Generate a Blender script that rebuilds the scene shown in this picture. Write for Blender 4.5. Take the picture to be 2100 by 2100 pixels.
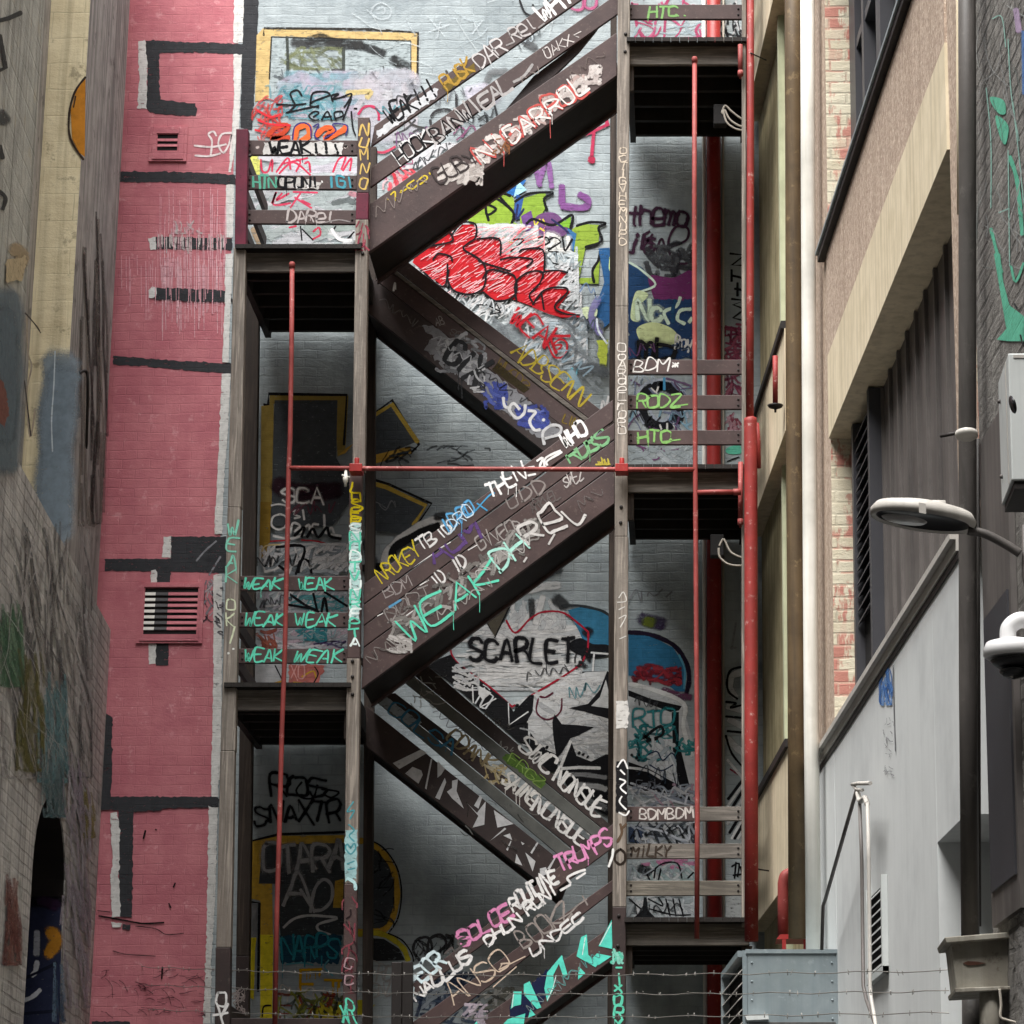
import bpy, bmesh, math, random
from mathutils import Vector, noise as mnoise
random.seed(7)
scene = bpy.context.scene
for _o in list(bpy.data.objects): bpy.data.objects.remove(_o)
col = scene.collection

# ------------------------------------------------------------------ camera
PITCH = math.radians(15.24); F = 5922.0; CX, CY = 1402.0, 1050.0
CAM = Vector((0, 0, 1.6))
cd = bpy.data.cameras.new('camera'); cam = bpy.data.objects.new('camera', cd); col.objects.link(cam)
cam.location = CAM; cam.rotation_euler = (math.radians(90) + PITCH, 0, 0)
cd.sensor_width = 36; cd.sensor_fit = 'HORIZONTAL'; cd.lens = 36 * F / 2100
cd.shift_x = -(CX - 1050) / 2100; cd.clip_start = .1; cd.clip_end = 500
scene.camera = cam
# ------------------------------------------------------------------ light
SUN_EL, SUN_AZ = 66.0, 207.0        # azimuth clockwise from +Y: the light falls from behind the camera and the left
w = bpy.data.worlds.new('World'); scene.world = w; w.use_nodes = True
nt = w.node_tree; bg = nt.nodes['Background']; sky = nt.nodes.new('ShaderNodeTexSky'); sky.sky_type = 'NISHITA'
sky.sun_disc = False; sky.sun_elevation = math.radians(SUN_EL); sky.sun_rotation = math.radians(SUN_AZ)
sky.air_density = 1.0; sky.dust_density = 4.0; sky.ozone_density = 1.0
hs = nt.nodes.new('ShaderNodeHueSaturation'); hs.inputs['Saturation'].default_value = .35
nt.links.new(sky.outputs[0], hs.inputs['Color']); nt.links.new(hs.outputs[0], bg.inputs['Color'])
bg.inputs['Strength'].default_value = 0.095
sd = bpy.data.lights.new('sun', 'SUN'); sd.energy = 2.6; sd.angle = math.radians(48); sd.color = (1, .985, .965)
sun = bpy.data.objects.new('sun', sd); col.objects.link(sun)
_az, _el = math.radians(SUN_AZ), math.radians(SUN_EL)
sdir = Vector((math.sin(_az) * math.cos(_el), math.cos(_az) * math.cos(_el), math.sin(_el)))
sun.rotation_euler = sdir.to_track_quat('Z', 'Y').to_euler(); sun.location = (0, 0, 30)
scene.view_settings.view_transform = 'Standard'; scene.view_settings.look = 'None'
scene.view_settings.exposure = 1.9; scene.view_settings.gamma = 1
scene.cycles.transparent_max_bounces = 40; scene.cycles.max_bounces = 8; scene.cycles.diffuse_bounces = 4

# ------------------------------------------------------------------ geometry helpers
RT = Vector((1, 0, 0)); FW = Vector((0, math.cos(PITCH), math.sin(PITCH))); UP = Vector((0, -math.sin(PITCH), math.cos(PITCH)))
def ray(x, y): return RT * ((x - CX) / F) + UP * ((CY - y) / F) + FW
def hit(x, y, p, n):
    d = ray(x, y); t = (Vector(p) - CAM).dot(n) / d.dot(n); return CAM + d * t
WALL = 23.8; POST = 21.95
SK = -.0691
RX0, LX0 = .66, -4.90
NR = Vector((-1, SK, 0)).normalized(); NL = Vector((1, -SK, 0)).normalized()
def RP(y, z, out=0): return Vector((RX0 + SK * (y - WALL) - out, y, z))
def LP(y, z, out=0): return Vector((LX0 + SK * (y - WALL) + out, y, z))
class Plane:
    def __init__(s, p, n): s.p = Vector(p); s.n = Vector(n).normalized()
    def at(s, x, y, off=0): return hit(x, y, s.p + s.n * off, s.n)
def front(Y): return Plane((0, Y, 0), (0, -1, 0))
def rside(out=0): return Plane(RP(WALL, 0, out), NR)
def lside(out=0): return Plane(LP(WALL, 0, out), NL)
PW = front(WALL)
CROP = dict(A=(0,0,.28986), B=(480,0,.28986), C=(960,0,.30021), D=(1480,0,.32091), E=(0,520,.28986), F=(480,520,.28986),
 G=(960,520,.30021), H=(1480,520,.32091), I=(0,1040,.28986), J=(480,1040,.28986), K=(960,1040,.30021), L=(1480,1040,.32091),
 M=(0,1540,.28986), N=(480,1540,.28986), O=(960,1540,.30021), P=(1480,1540,.32091),
 a=(720,0,.30021), b=(720,840,.30021), c=(720,1340,.30021), d=(720,1700,.30021), e=(720,500,.30021), v=(0,0,1.08696), s=(0,0,1.0))
def px(s):
    """'K x,y x,y ...' : picture measurements taken in one of the enlarged crops"""
    t = s.split(); k = t[0]; x0, y0, f = CROP[k]
    return [(x0 + float(a) * f, y0 + float(b) * f) for a, b in (q.split(',') for q in t[1:])]

def tag(o, label=None, cat=None, group=None, kind=None):
    if label: o['label'] = label
    if cat: o['category'] = cat
    if group: o['group'] = group
    if kind: o['kind'] = kind
    return o
def empty(name, loc, label, cat, group=None):
    o = bpy.data.objects.new(name, None); col.objects.link(o); o.location = loc; o.empty_display_size = .2
    return tag(o, label, cat, group)
class MB:
    """collects shapes in world coordinates, builds ONE mesh object"""
    def __init__(s): s.v = []; s.f = []; s.m = []; s.sm = []; s.a = []
    def face(s, pts, m=0, smooth=False, a=None):
        i = len(s.v); s.v += [Vector(p) for p in pts]; s.f.append(tuple(range(i, i + len(pts)))); s.m.append(m); s.sm.append(smooth)
        s.a += (a if a else [1.0] * len(pts)); return s
    def hexa(s, p, m=0, ms=None):
        """8 corners: 0-3 one end loop, 4-7 the other"""
        i = len(s.v); s.v += [Vector(q) for q in p]; s.a += [1.0] * 8
        for k, q in enumerate(((0,3,2,1),(4,5,6,7),(0,1,5,4),(1,2,6,5),(2,3,7,6),(3,0,4,7))):
            s.f.append(tuple(i + j for j in q)); s.m.append(ms[k] if ms else m); s.sm.append(False)
        return s
    def box(s, x0, x1, y0, y1, z0, z1, m=0):
        return s.hexa([(x0,y0,z0),(x1,y0,z0),(x1,y1,z0),(x0,y1,z0),(x0,y0,z1),(x1,y0,z1),(x1,y1,z1),(x0,y1,z1)], m)
    def side(s, P, y0, y1, z0, z1, o0, o1, m=0):
        return s.hexa([P(y0,z0,o0),P(y0,z0,o1),P(y1,z0,o1),P(y1,z0,o0),P(y0,z1,o0),P(y0,z1,o1),P(y1,z1,o1),P(y1,z1,o0)], m)
    def prism(s, pts, d, m=0):
        """polygon pts extruded by the vector d"""
        i = len(s.v); n = len(pts); d = Vector(d)
        s.v += [Vector(p) for p in pts] + [Vector(p) + d for p in pts]; s.a += [1.0] * (2 * n)
        s.f.append(tuple(range(i, i + n))); s.f.append(tuple(range(i + 2 * n - 1, i + n - 1, -1))); s.m += [m, m]; s.sm += [False, False]
        for k in range(n):
            j = (k + 1) % n; s.f.append((i + k, i + n + k, i + n + j, i + j)); s.m.append(m); s.sm.append(False)
        return s
    def tube(s, pts, r, n=14, m=0, cap=True):
        pts = [Vector(p) for p in pts]; rr = r if isinstance(r, (list, tuple)) else [r] * len(pts)
        i = len(s.v); prev = None
        for k, p in enumerate(pts):
            t = (pts[min(k + 1, len(pts) - 1)] - pts[max(k - 1, 0)]).normalized()
            if prev is None:
                u = t.orthogonal().normalized()
            else:
                u = (prev - t * prev.dot(t)).normalized()
            prev = u; b = t.cross(u)
            for q in range(n):
                an = 2 * math.pi * q / n; s.v.append(p + (u * math.cos(an) + b * math.sin(an)) * rr[k]); s.a.append(1.0)
        for k in range(len(pts) - 1):
            for q in range(n):
                q2 = (q + 1) % n; s.f.append((i + k*n + q, i + k*n + q2, i + (k+1)*n + q2, i + (k+1)*n + q)); s.m.append(m); s.sm.append(True)
        if cap:
            s.f.append(tuple(i + q for q in reversed(range(n)))); s.f.append(tuple(i + (len(pts)-1)*n + q for q in range(n))); s.m += [m, m]; s.sm += [False, False]
        return s
    def lathe(s, c, axis, prof, n=28, m=0):
        """prof: (distance along axis, radius)"""
        ax = Vector(axis).normalized(); return s.tube([Vector(c) + ax * h for h, _ in prof], [max(r, 1e-4) for _, r in prof], n, m)
    def build(s, name, mats, parent=None, bevel=0):
        if not isinstance(mats, (list, tuple)): mats = [mats]
        me = bpy.data.meshes.new(name); org = Vector((0, 0, 0))
        if s.v:
            org = sum(s.v, Vector()) / len(s.v)
        me.from_pydata([v - org for v in s.v], [], s.f)
        for mm in mats: me.materials.append(mm)
        for p, mi, sm in zip(me.polygons, s.m, s.sm): p.material_index = mi; p.use_smooth = sm
        if any(q != 1.0 for q in s.a):
            at = me.attributes.new('edge', 'FLOAT', 'POINT'); at.data.foreach_set('value', s.a)
        else:
            at = me.attributes.new('edge', 'FLOAT', 'POINT'); at.data.foreach_set('value', [1.0] * len(s.v))
        me.update()
        o = bpy.data.objects.new(name, me); col.objects.link(o); o.location = org
        if parent is not None:
            o.parent = parent
            w_ = wloc(parent); o.location = org - w_
        if bevel:
            b = o.modifiers.new('bevel', 'BEVEL'); b.width = bevel; b.segments = 2; b.limit_method = 'ANGLE'; b.angle_limit = math.radians(40)
        return o
def wloc(o):
    v = Vector(o.location)
    while o.parent is not None: o = o.parent; v += Vector(o.location)
    return v
def smooth(pts, n=6, closed=False):
    """Catmull-Rom through 2D points"""
    P = [Vector((p[0], p[1])) for p in pts]
    if len(P) < 3: 
        return P
    out = []; N = len(P); rng = range(N if closed else N - 1)
    for i in rng:
        g = (lambda k: P[k % N]) if closed else (lambda k: P[min(max(k, 0), N - 1)])
        a, b, c, d = g(i - 1), g(i), g(i + 1), g(i + 2)
        for k in range(n):
            t = k / n; out.append(.5 * ((2*b) + (c - a)*t + (2*a - 5*b + 4*c - d)*t*t + (3*b - a - 3*c + d)*t**3))
    if not closed: out.append(P[-1])
    return out
def arc3(pts, n=8):
    """smooth 3D path"""
    P = [Vector(p) for p in pts]; out = []; N = len(P)
    for i in range(N - 1):
        a, b, c, d = P[max(i-1,0)], P[i], P[i+1], P[min(i+2,N-1)]
        for k in range(n):
            t = k / n; out.append(.5 * ((2*b) + (c - a)*t + (2*a - 5*b + 4*c - d)*t*t + (3*b - a - 3*c + d)*t**3))
    out.append(P[-1]); return out

# ------------------------------------------------------------------ materials
def lin(h):
    """sRGB hex -> linear"""
    h = h.lstrip('#'); c = [int(h[i:i+2], 16) / 255 for i in (0, 2, 4)]
    return tuple((x / 12.92 if x <= .04045 else ((x + .055) / 1.055) ** 2.4) for x in c)
def mixc(a, b, t): return tuple(x + (y - x) * t for x, y in zip(a, b))
class NB:
    def __init__(s, m): s.m = m; s.t = m.node_tree; s.N = s.t.nodes; s.L = s.t.links; s.geo = s.N.new('ShaderNodeNewGeometry')
    def n(s, ty, **kw):
        o = s.N.new('ShaderNode' + ty)
        for k, v in kw.items(): setattr(o, k, v)
        return o
    def link(s, a, b): s.L.new(a, b)
    def val(s, sock, v):
        if hasattr(v, 'is_linked') or isinstance(v, bpy.types.NodeSocket): s.L.new(v, sock)
        else: sock.default_value = v
    def math(s, op, a, b=0.0, clamp=False):
        o = s.n('Math', operation=op, use_clamp=clamp); s.val(o.inputs[0], a); s.val(o.inputs[1], b); return o.outputs[0]
    def pos(s, sc=(1, 1, 1), loc=(0, 0, 0)):
        m = s.n('Mapping'); m.inputs['Scale'].default_value = sc; m.inputs['Location'].default_value = loc; s.link(s.geo.outputs['Position'], m.inputs['Vector']); return m.outputs[0]
    def noise(s, sc=(1, 1, 1), scale=5, detail=4, rough=.55, loc=(0, 0, 0), dist=0.0):
        o = s.n('TexNoise'); s.link(s.pos(sc, loc), o.inputs['Vector']); o.inputs['Scale'].default_value = scale
        o.inputs['Detail'].default_value = detail; o.inputs['Roughness'].default_value = rough; o.inputs['Distortion'].default_value = dist; return o.outputs['Fac']
    def ramp(s, f, lo, hi):
        o = s.n('MapRange'); o.interpolation_type = 'SMOOTHSTEP'; s.val(o.inputs[0], f); o.inputs[1].default_value = lo; o.inputs[2].default_value = hi; return o.outputs[0]
    def mix(s, f, a, b):
        o = s.n('Mix', data_type='RGBA'); s.val(o.inputs[0], f)
        for k, v in ((6, a), (7, b)):
            if isinstance(v, bpy.types.NodeSocket): s.link(v, o.inputs[k])
            else: o.inputs[k].default_value = (*v, 1)
        return o.outputs[2]
    def brick(s, axis='X', bw=.235, rh=.083, mortar=.0045, wob=.02):
        """mortar mask: 1 in the joints"""
        sep = s.n('SeparateXYZ'); s.link(s.geo.outputs['Position'], sep.inputs[0])
        w1 = s.math('MULTIPLY', s.math('SUBTRACT', s.noise(scale=3, detail=2), .5), wob * 2)
        cmb = s.n('CombineXYZ'); s.link(s.math('ADD', sep.outputs[axis], w1), cmb.inputs[0]); s.link(s.math('ADD', sep.outputs['Z'], w1), cmb.inputs[1])
        b = s.n('TexBrick'); b.offset = .5; s.link(cmb.outputs[0], b.inputs['Vector'])
        b.inputs['Scale'].default_value = 1; b.inputs['Mortar Size'].default_value = mortar; b.inputs['Mortar Smooth'].default_value = .4
        b.inputs['Brick Width'].default_value = bw; b.inputs['Row Height'].default_value = rh; b.inputs['Bias'].default_value = 0
        b.inputs['Color1'].default_value = (0, 0, 0, 1); b.inputs['Color2'].default_value = (1, 1, 1, 1); b.inputs['Mortar'].default_value = (.5, .5, .5, 1)
        return b.outputs['Fac'], b.outputs['Color']
_mats = {}
def new(name):
    m = bpy.data.materials.new(name); m.use_nodes = True; nb = NB(m); return m, nb, m.node_tree.nodes['Principled BSDF']
def surf(name, c, rough=.75, var=.25, scale=4, c2=None, streak=None, sa=.6, grain=None, brick=None, jointdark=.5, bump=.25, bscale=60, wear=None, wa=.6, metal=0, grime=None, chips=None, jointvis=.22, relief=1.0, nz=1.7, ws=9, spec=.3):
    """one weathered surface: base colour c varied by noise to c2, vertical streaks, grain, brick joints, worn spots"""
    m, nb, p = new(name)
    c2 = c2 or tuple(x * (1 - var) for x in c)
    base = nb.mix(nb.ramp(nb.noise(scale=scale, detail=6, rough=.65), .3, .72), c, c2)
    if grain:      # along-the-board grain: scale triple
        base = nb.mix(nb.math('MULTIPLY', nb.ramp(nb.noise(sc=grain, scale=1, detail=5, rough=.6, dist=.6), .36, .66), .75), base, tuple(x * .42 for x in c))
        base = nb.mix(nb.math('MULTIPLY', nb.ramp(nb.noise(sc=tuple(g * 2.3 for g in grain), scale=1, detail=3), .52, .62), .6), base, tuple(min(1, x * 1.5) for x in c))
    if streak:
        base = nb.mix(nb.math('MULTIPLY', nb.ramp(nb.noise(sc=(14, 14, .55), scale=1, detail=5, rough=.6), .42, .68), sa), base, streak)
    h = nb.noise(scale=bscale, detail=5, rough=.6)
    hh = nb.math('MULTIPLY', h, .35)
    if brick:
        jf, jc = nb.brick(*brick) if isinstance(brick, tuple) else nb.brick(brick)
        jf = nb.math('MULTIPLY', jf, nb.ramp(nb.noise(scale=1.3, detail=3, loc=(5, 5, 5)), .3, .65))
        jm = nb.math('MULTIPLY', jf, nb.ramp(nb.noise(scale=2.2, detail=4), .35, .65))
        base = nb.mix(nb.math('MULTIPLY', jm, jointvis), base, tuple(x * jointdark for x in c))
        hh = nb.math('SUBTRACT', hh, nb.math('MULTIPLY', jf, relief))
        hh = nb.math('ADD', hh, nb.math('MULTIPLY', nb.noise(sc=(5, 5, 13), scale=1, detail=7, rough=.75), nz))
    if brick and chips:
        base = nb.mix(nb.math('MULTIPLY', nb.ramp(jc, .35, .6), nb.ramp(nb.noise(sc=(9, 9, 3), scale=1, detail=5, rough=.7, loc=(2, 8, 1)), .47, .56)), base, chips)
    if wear:
        base = nb.mix(nb.math('MULTIPLY', nb.ramp(nb.noise(scale=ws, detail=8, rough=.72, loc=(3, 1, 7)), .57, .66), wa), base, wear)
    if grime:
        base = nb.mix(nb.math('MULTIPLY', nb.ramp(nb.noise(scale=1.1, detail=6, rough=.65, loc=(9, 2, 4)), .45, .75), .6), base, grime)
    nb.link(base, p.inputs['Base Color'])
    p.inputs['Roughness'].default_value = rough; p.inputs['Metallic'].default_value = metal; p.inputs['Specular IOR Level'].default_value = spec
    b = nb.n('Bump'); b.inputs['Strength'].default_value = bump; b.inputs['Distance'].default_value = .012; nb.link(hh, b.inputs['Height']); nb.link(b.outputs[0], p.inputs['Normal'])
    return m
def paint(hexc, axis='X', soft=.25, wornness=.5, op=1.0):
    """spray or marker paint on brick / board; soft = width of the overspray, wornness = how much flakes away"""
    key = (hexc, axis, soft, wornness, op)
    if key in _mats: return _mats[key]
    c = lin(hexc); m, nb, p = new('paint_' + hexc.strip('#'))
    base = nb.mix(nb.ramp(nb.noise(scale=14, detail=5, rough=.7), .3, .75), c, tuple(x * .72 for x in c))
    h = nb.math('MULTIPLY', nb.noise(scale=70, detail=4), .35)
    if axis:
        jf, jc = nb.brick(axis)
        base = nb.mix(nb.math('MULTIPLY', nb.math('MULTIPLY', jf, nb.ramp(nb.noise(scale=2.2, detail=4), .4, .65)), .35), base, tuple(x * .5 for x in c))
        h = nb.math('ADD', nb.math('SUBTRACT', h, jf), nb.math('MULTIPLY', nb.noise(sc=(2.2, 2.2, 15), scale=1, detail=6, rough=.72), 1.6))
    nb.link(base, p.inputs['Base Color']); p.inputs['Roughness'].default_value = .85; p.inputs['Specular IOR Level'].default_value = .12
    at = nb.n('Attribute', attribute_name='edge')
    n1 = nb.noise(scale=95, detail=3, rough=.6); n2 = nb.noise(sc=(1, 1, 3.2), scale=17, detail=7, rough=.72)
    e = nb.math('ADD', at.outputs['Fac'], nb.math('MULTIPLY', nb.math('SUBTRACT', n1, .5), .9))
    al = nb.ramp(e, .5 - soft, .5 + soft)
    worn = nb.ramp(n2, .66 - .22 * wornness, .72 - .12 * wornness)
    al = nb.math('MULTIPLY', al, nb.math('SUBTRACT', 1.0, nb.math('MULTIPLY', worn, .85)))
    if op < 1: al = nb.math('MULTIPLY', al, op)
    nb.link(al, p.inputs['Alpha'])
    b = nb.n('Bump'); b.inputs['Strength'].default_value = .25; b.inputs['Distance'].default_value = .01; nb.link(h, b.inputs['Height']); nb.link(b.outputs[0], p.inputs['Normal'])
    _mats[key] = m; return m

PINK = lin('#c2677a')
m_wall = surf('painted_brick_grey', lin('#adb6b8'), var=.22, rough=.92, spec=.1, bump=.45, brick=('X', .235, .083, .007), c2=lin('#969fa2'), streak=lin('#7d868b'), sa=.18, relief=1.0, jointvis=.6, grime=lin('#6e787e'))
m_pink = surf('painted_brick_pink', lin('#c27c82'), c2=lin('#b06a73'), rough=.92, spec=.1, brick='X', streak=lin('#b3666f'), sa=.22, wear=lin('#dba8aa'), wa=.45, ws=9, bump=.4, relief=.8, nz=1.0, jointvis=.4, grime=lin('#a8606a'))
m_dark = surf('near_black', (.012, .011, .011), var=.3)  # shade inside vents, louvres and niche put into a near-black; also the bracket
m_wood = surf('weathered_timber', lin('#857d74'), var=.3, grain=(26, 26, 1.1), bump=.5, bscale=40, streak=lin('#5b4f47'), sa=.5)
m_woodh = surf('weathered_board', lin('#6c665f'), var=.3, grain=(1.3, 26, 26), bump=.5, bscale=40)
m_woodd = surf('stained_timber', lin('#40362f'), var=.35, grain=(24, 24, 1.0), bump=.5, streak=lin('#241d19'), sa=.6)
m_under = surf('shade_dark_timber', lin('#241f1c'), c2=lin('#181513'), streak=lin('#100d0c'), sa=.5, bump=.4)  # shade under decks, joists, treads and flights put into the timber colour
m_brown = surf('dark_brown_paint', lin('#4a3a38'), c2=lin('#3c2f2e'), rough=.55, wear=lin('#75685f'), wa=.35, ws=30, bump=.2)
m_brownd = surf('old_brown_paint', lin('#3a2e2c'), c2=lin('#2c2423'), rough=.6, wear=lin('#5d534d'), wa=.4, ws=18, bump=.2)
m_black = surf('black_paint', lin('#26211f'), var=.4, rough=.6)
m_maroon = surf('maroon_paint', lin('#6a2438'), c2=lin('#4f1c2c'), wear=lin('#2b1a1f'), wa=.8, ws=16)
m_red = surf('red_pipe_paint', lin('#8f3f3b'), c2=lin('#74302d'), rough=.62, wear=lin('#c4938c'), wa=.5, ws=22, grime=lin('#5e2a27'), bump=.08)
m_redbig = surf('bright_red_paint', lin('#8e2f2b'), c2=lin('#782725'), rough=.6, grime=lin('#6a2624'), wear=lin('#c9b0a8'), wa=.5, ws=15, bump=.08)
m_reddk = surf('dark_red_downpipe', lin('#962824'), c2=lin('#7c201e'), rough=.5, wear=lin('#b06a62'), wa=.4, ws=18, bump=.1)
m_white = surf('white_pipe_paint', lin('#e2e0d8'), var=.1, grime=lin('#a9a79e'), rough=.4, streak=lin('#b9b3a4'), sa=.4, bump=.05)
m_cream = surf('cream_render', lin('#d6c9ae'), c2=lin('#c4b79b'), streak=lin('#998c74'), sa=.4, bump=.15)
m_creamg = surf('stained_cream_render', lin('#c4b892'), c2=lin('#a89c78'), streak=lin('#6f6648'), sa=.7, bump=.2, wear=lin('#c9bf9f'), wa=.4)
m_pebble = surf('pebble_dash', lin('#c3b09e'), c2=lin('#8e7a6b'), scale=30, streak=lin('#8d7a69'), sa=.5, bump=.9, bscale=45, wear=lin('#dccfbd'), wa=.9, ws=30)
m_jamb = surf('cream_painted_brick', lin('#cfc8b2'), c2=lin('#c0b59c'), brick=('X', .23, .083, .01), jointvis=.8, chips=lin('#b37a6c'), wear=lin('#a86a5c'), wa=.7, ws=9, bump=.5, jointdark=.6)
m_brownpipe = surf('rusty_brown_pipe', lin('#625139'), c2=lin('#4d3f2c'), streak=lin('#3c3023'), sa=.6, wear=lin('#8e7a58'), wa=.4, rough=.6, bump=.15)
m_render = surf('light_grey_render', lin('#cdd0cf'), var=.07, streak=lin('#b2b5b5'), sa=.2, grime=lin('#a9acad'), bump=.06, scale=1.5)
m_metaldk = surf('dark_grey_metal', lin('#67625f'), var=.18, grime=lin('#343130'), streak=lin('#3c3938'), sa=.5, rough=.5, bump=.05)
m_frame = surf('charcoal_frame', lin('#3e3e42'), var=.12, rough=.45, bump=.04)
m_glass, _nb, _p = new('dark_glass'); _p.inputs['Base Color'].default_value = (.015, .016, .018, 1); _p.inputs['Roughness'].default_value = .08
m_blackpipe = surf('black_downpipe', lin('#55514e'), var=.2, rough=.5, streak=lin('#2c2a28'), sa=.5, bump=.08, wear=lin('#7e7a74'), wa=.25)
m_dkbrick = surf('charcoal_brick', lin('#7d7a75'), c2=lin('#6a6763'), brick=('Y', .24, .085, .013), bump=1.0, jointvis=1.6, jointdark=.35, wear=lin('#9a9993'), wa=.55, ws=14, streak=lin('#474441'), sa=.5)
m_galv = surf('galvanised_sheet', lin('#939da0'), c2=lin('#808a8e'), metal=.25, rough=.42, streak=lin('#6c7a80'), sa=.4, wear=lin('#aab4b7'), wa=.4, ws=11, grime=lin('#75807f'), bump=.05, scale=3)
m_box = surf('pale_grey_enamel', lin('#c6cac8'), var=.1, rough=.4, streak=lin('#8a8f8e'), sa=.25, bump=.03)
m_lamp = surf('weathered_aluminium', lin('#b8b4ad'), var=.15, rough=.5, streak=lin('#8d8880'), sa=.3, bump=.05)
m_lens, _nb, _p = new('lamp_lens'); _p.inputs['Base Color'].default_value = (.25, .24, .23, 1); _p.inputs['Roughness'].default_value = .25
m_cctv = surf('white_plastic', lin('#dcdcdc'), var=.04, rough=.35, bump=.0)
m_blackpl = surf('black_plastic', (.02, .02, .022), var=.1, rough=.3, bump=0)
m_rainhead = surf('chalky_rainhead_paint', lin('#a39f93'), c2=lin('#8b877c'), wear=lin('#5b5148'), wa=.7, streak=lin('#6b655b'), sa=.5, bump=.3)
m_concrete = surf('concrete', lin('#7d7a75'), c2=lin('#66635f'), bump=.3)
m_stone = surf('painted_stone', lin('#bdbcb0'), c2=lin('#9d9d93'), brick=('Y', .42, .2, .014), streak=lin('#454239'), sa=.55, wear=lin('#b3a88d'), wa=.45, ws=5, bump=.5)
m_creamblk = surf('cream_blockwork', lin('#dfd3b0'), c2=lin('#cdbf9b'), brick=('X', .5, .22, .006), streak=lin('#7c7054'), sa=.4, jointvis=.7, bump=.3, wear=lin('#5d5542'), wa=.5, ws=7)
m_pierdk = surf('streaked_pier', lin('#ada8a2'), c2=lin('#8b8783'), streak=lin('#4c4a48'), sa=.7, bump=.4, wear=lin('#2c2927'), wa=.6, ws=4)
m_lowerl = surf('graffitied_brick', lin('#c9c5be'), c2=lin('#a29f9b'), brick=('Y', .24, .085, .012), streak=lin('#5f5b58'), sa=.6, jointvis=1.0, jointdark=.4, bump=.9, wear=lin('#4c5a48'), wa=.6, ws=3)
m_wire = surf('galvanised_wire', lin('#8f8c86'), var=.1, metal=.5, rough=.4, bump=0)
m_cable = surf('pale_cable', lin('#b3aca0'), var=.1, bump=0)
m_asphalt = surf('asphalt', (.05, .05, .05), var=.3, bump=.4, bscale=120)
# ================================================================== the setting
mb = MB(); mb.face([(-60,-60,0),(60,-60,0),(60,60,0),(-60,60,0)]); tag(mb.build('ground', m_asphalt), kind='structure')

# ------------------------------------------------------------------ the end building with the painted wall
B = empty('painted_brick_building', (-2, WALL, 0), 'painted brick building behind the timber stair, pink on one side, pale blue grey beside it', 'building')
mb = MB(); H = 17.0
edge = [(PW.at(*q).x, PW.at(*q).z) for q in px('v 458,-400 452,0 443,230 436,480 428,700 417,980 407,1250 400,1500 393,1800 384,2200')] 
edge = [(edge[0][0], H)] + edge[1:-1] + [(edge[-1][0], 0)]
yf = WALL
for (xa, za), (xb, zb) in zip(edge[:-1], edge[1:]):
    mb.face([(-6.2, yf, za), (-6.2, yf, zb), (xb, yf, zb), (xa, yf, za)], 1)
    mb.face([(xa, yf, za), (xb, yf, zb), (1.3, yf, zb), (1.3, yf, za)], 0)
mb.box(-6.2, 1.3, yf + .01, yf + 6, 0, H, 0)
wall = mb.build('wall', [m_wall, m_pink], B)
# unseen block, added behind the camera to shade the alley from low sky
OB = MB().box(-40, 40, -24, -8, 0, 31).build('sky_blocker', [m_concrete]); tag(OB, 'plain grey unseen block added behind the viewpoint to shade the alley', 'building')
# ------------------------------------------------------------------ right hand building
RB = empty('brick_office_building', RP(18, 0), 'building with rough render, cream beams, dark metal cladding and a grey rendered base', 'building')
def rpart(name, boxes, mats, label=None, P=RP, parent=None, bevel=0):
    mb = MB()
    for b in boxes: mb.side(P, *b)
    o = mb.build(name, mats, parent or RB, bevel)
    if label: o['label'] = label
    return o
def facemats(o, mats):
    """second material on the faces that look down the alley (towards -Y)"""
    for p in o.data.polygons:
        if abs(p.normal.y) > .7: p.material_index = 1
rpart('core_wall', [(-12, 13.0, 0, 15, -5, -.42), (13.0, 23.78, 0, 15, -5, -.42)], [m_metaldk])
o = rpart('pier', [(18.85, 20.62, 0, 15, -.42, 0)], [m_pebble, m_jamb]); facemats(o, 0)
o = rpart('pier', [(13.12, 13.72, 5.2, 15, -.42, 0)], [m_pebble, m_jamb]); facemats(o, 0)
rpart('side_wall', [(20.62, 23.78, 0, 15, -.42, -.002)], [m_creamg], 'far end of the side wall, olive stained cream render')
# spandrel beams of the near bay
o = rpart('spandrel', [(13.72, 18.86, 7.84, 8.585, -.3, .012)], [m_pebble])
rpart('beam', [(13.71, 18.84, 7.25, 7.84, -.3, .016)], [m_cream], 'cream beam along the foot of the rough render band')
rpart('spandrel', [(13.72, 18.86, 11.0, 12.7, -.3, .012)], [m_pebble]); rpart('spandrel', [(13.72, 18.86, 13.6, 15, -.3, .012)], [m_pebble])
rpart('sill', [(13.70, 19.06, 8.605, 8.66, -.25, .05)], [m_black]); rpart('sill_capping', [(13.70, 19.08, 8.662, 8.685, -.25, .065)], [m_galv])
# spandrels of the far bay stand proud of the wall
for z0, z1 in ((4.5, 5.46), (7.85, 8.66), (11.65, 12.6)):
    o = rpart('spandrel', [(20.64, 23.74, z0, z1, 0, .12)], [m_cream]); rpart('drip_ledge', [(20.64, 23.74, z1, z1 + .06, 0, .145)], [m_black])
rpart('corner_strip', [(21.55, 21.63, 0, 15, 0, .05)], [m_white], 'thin pale green vertical strip').data.materials[0] = surf('pale_green_paint', lin('#b3b79a'), streak=lin('#8f9277'))
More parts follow.
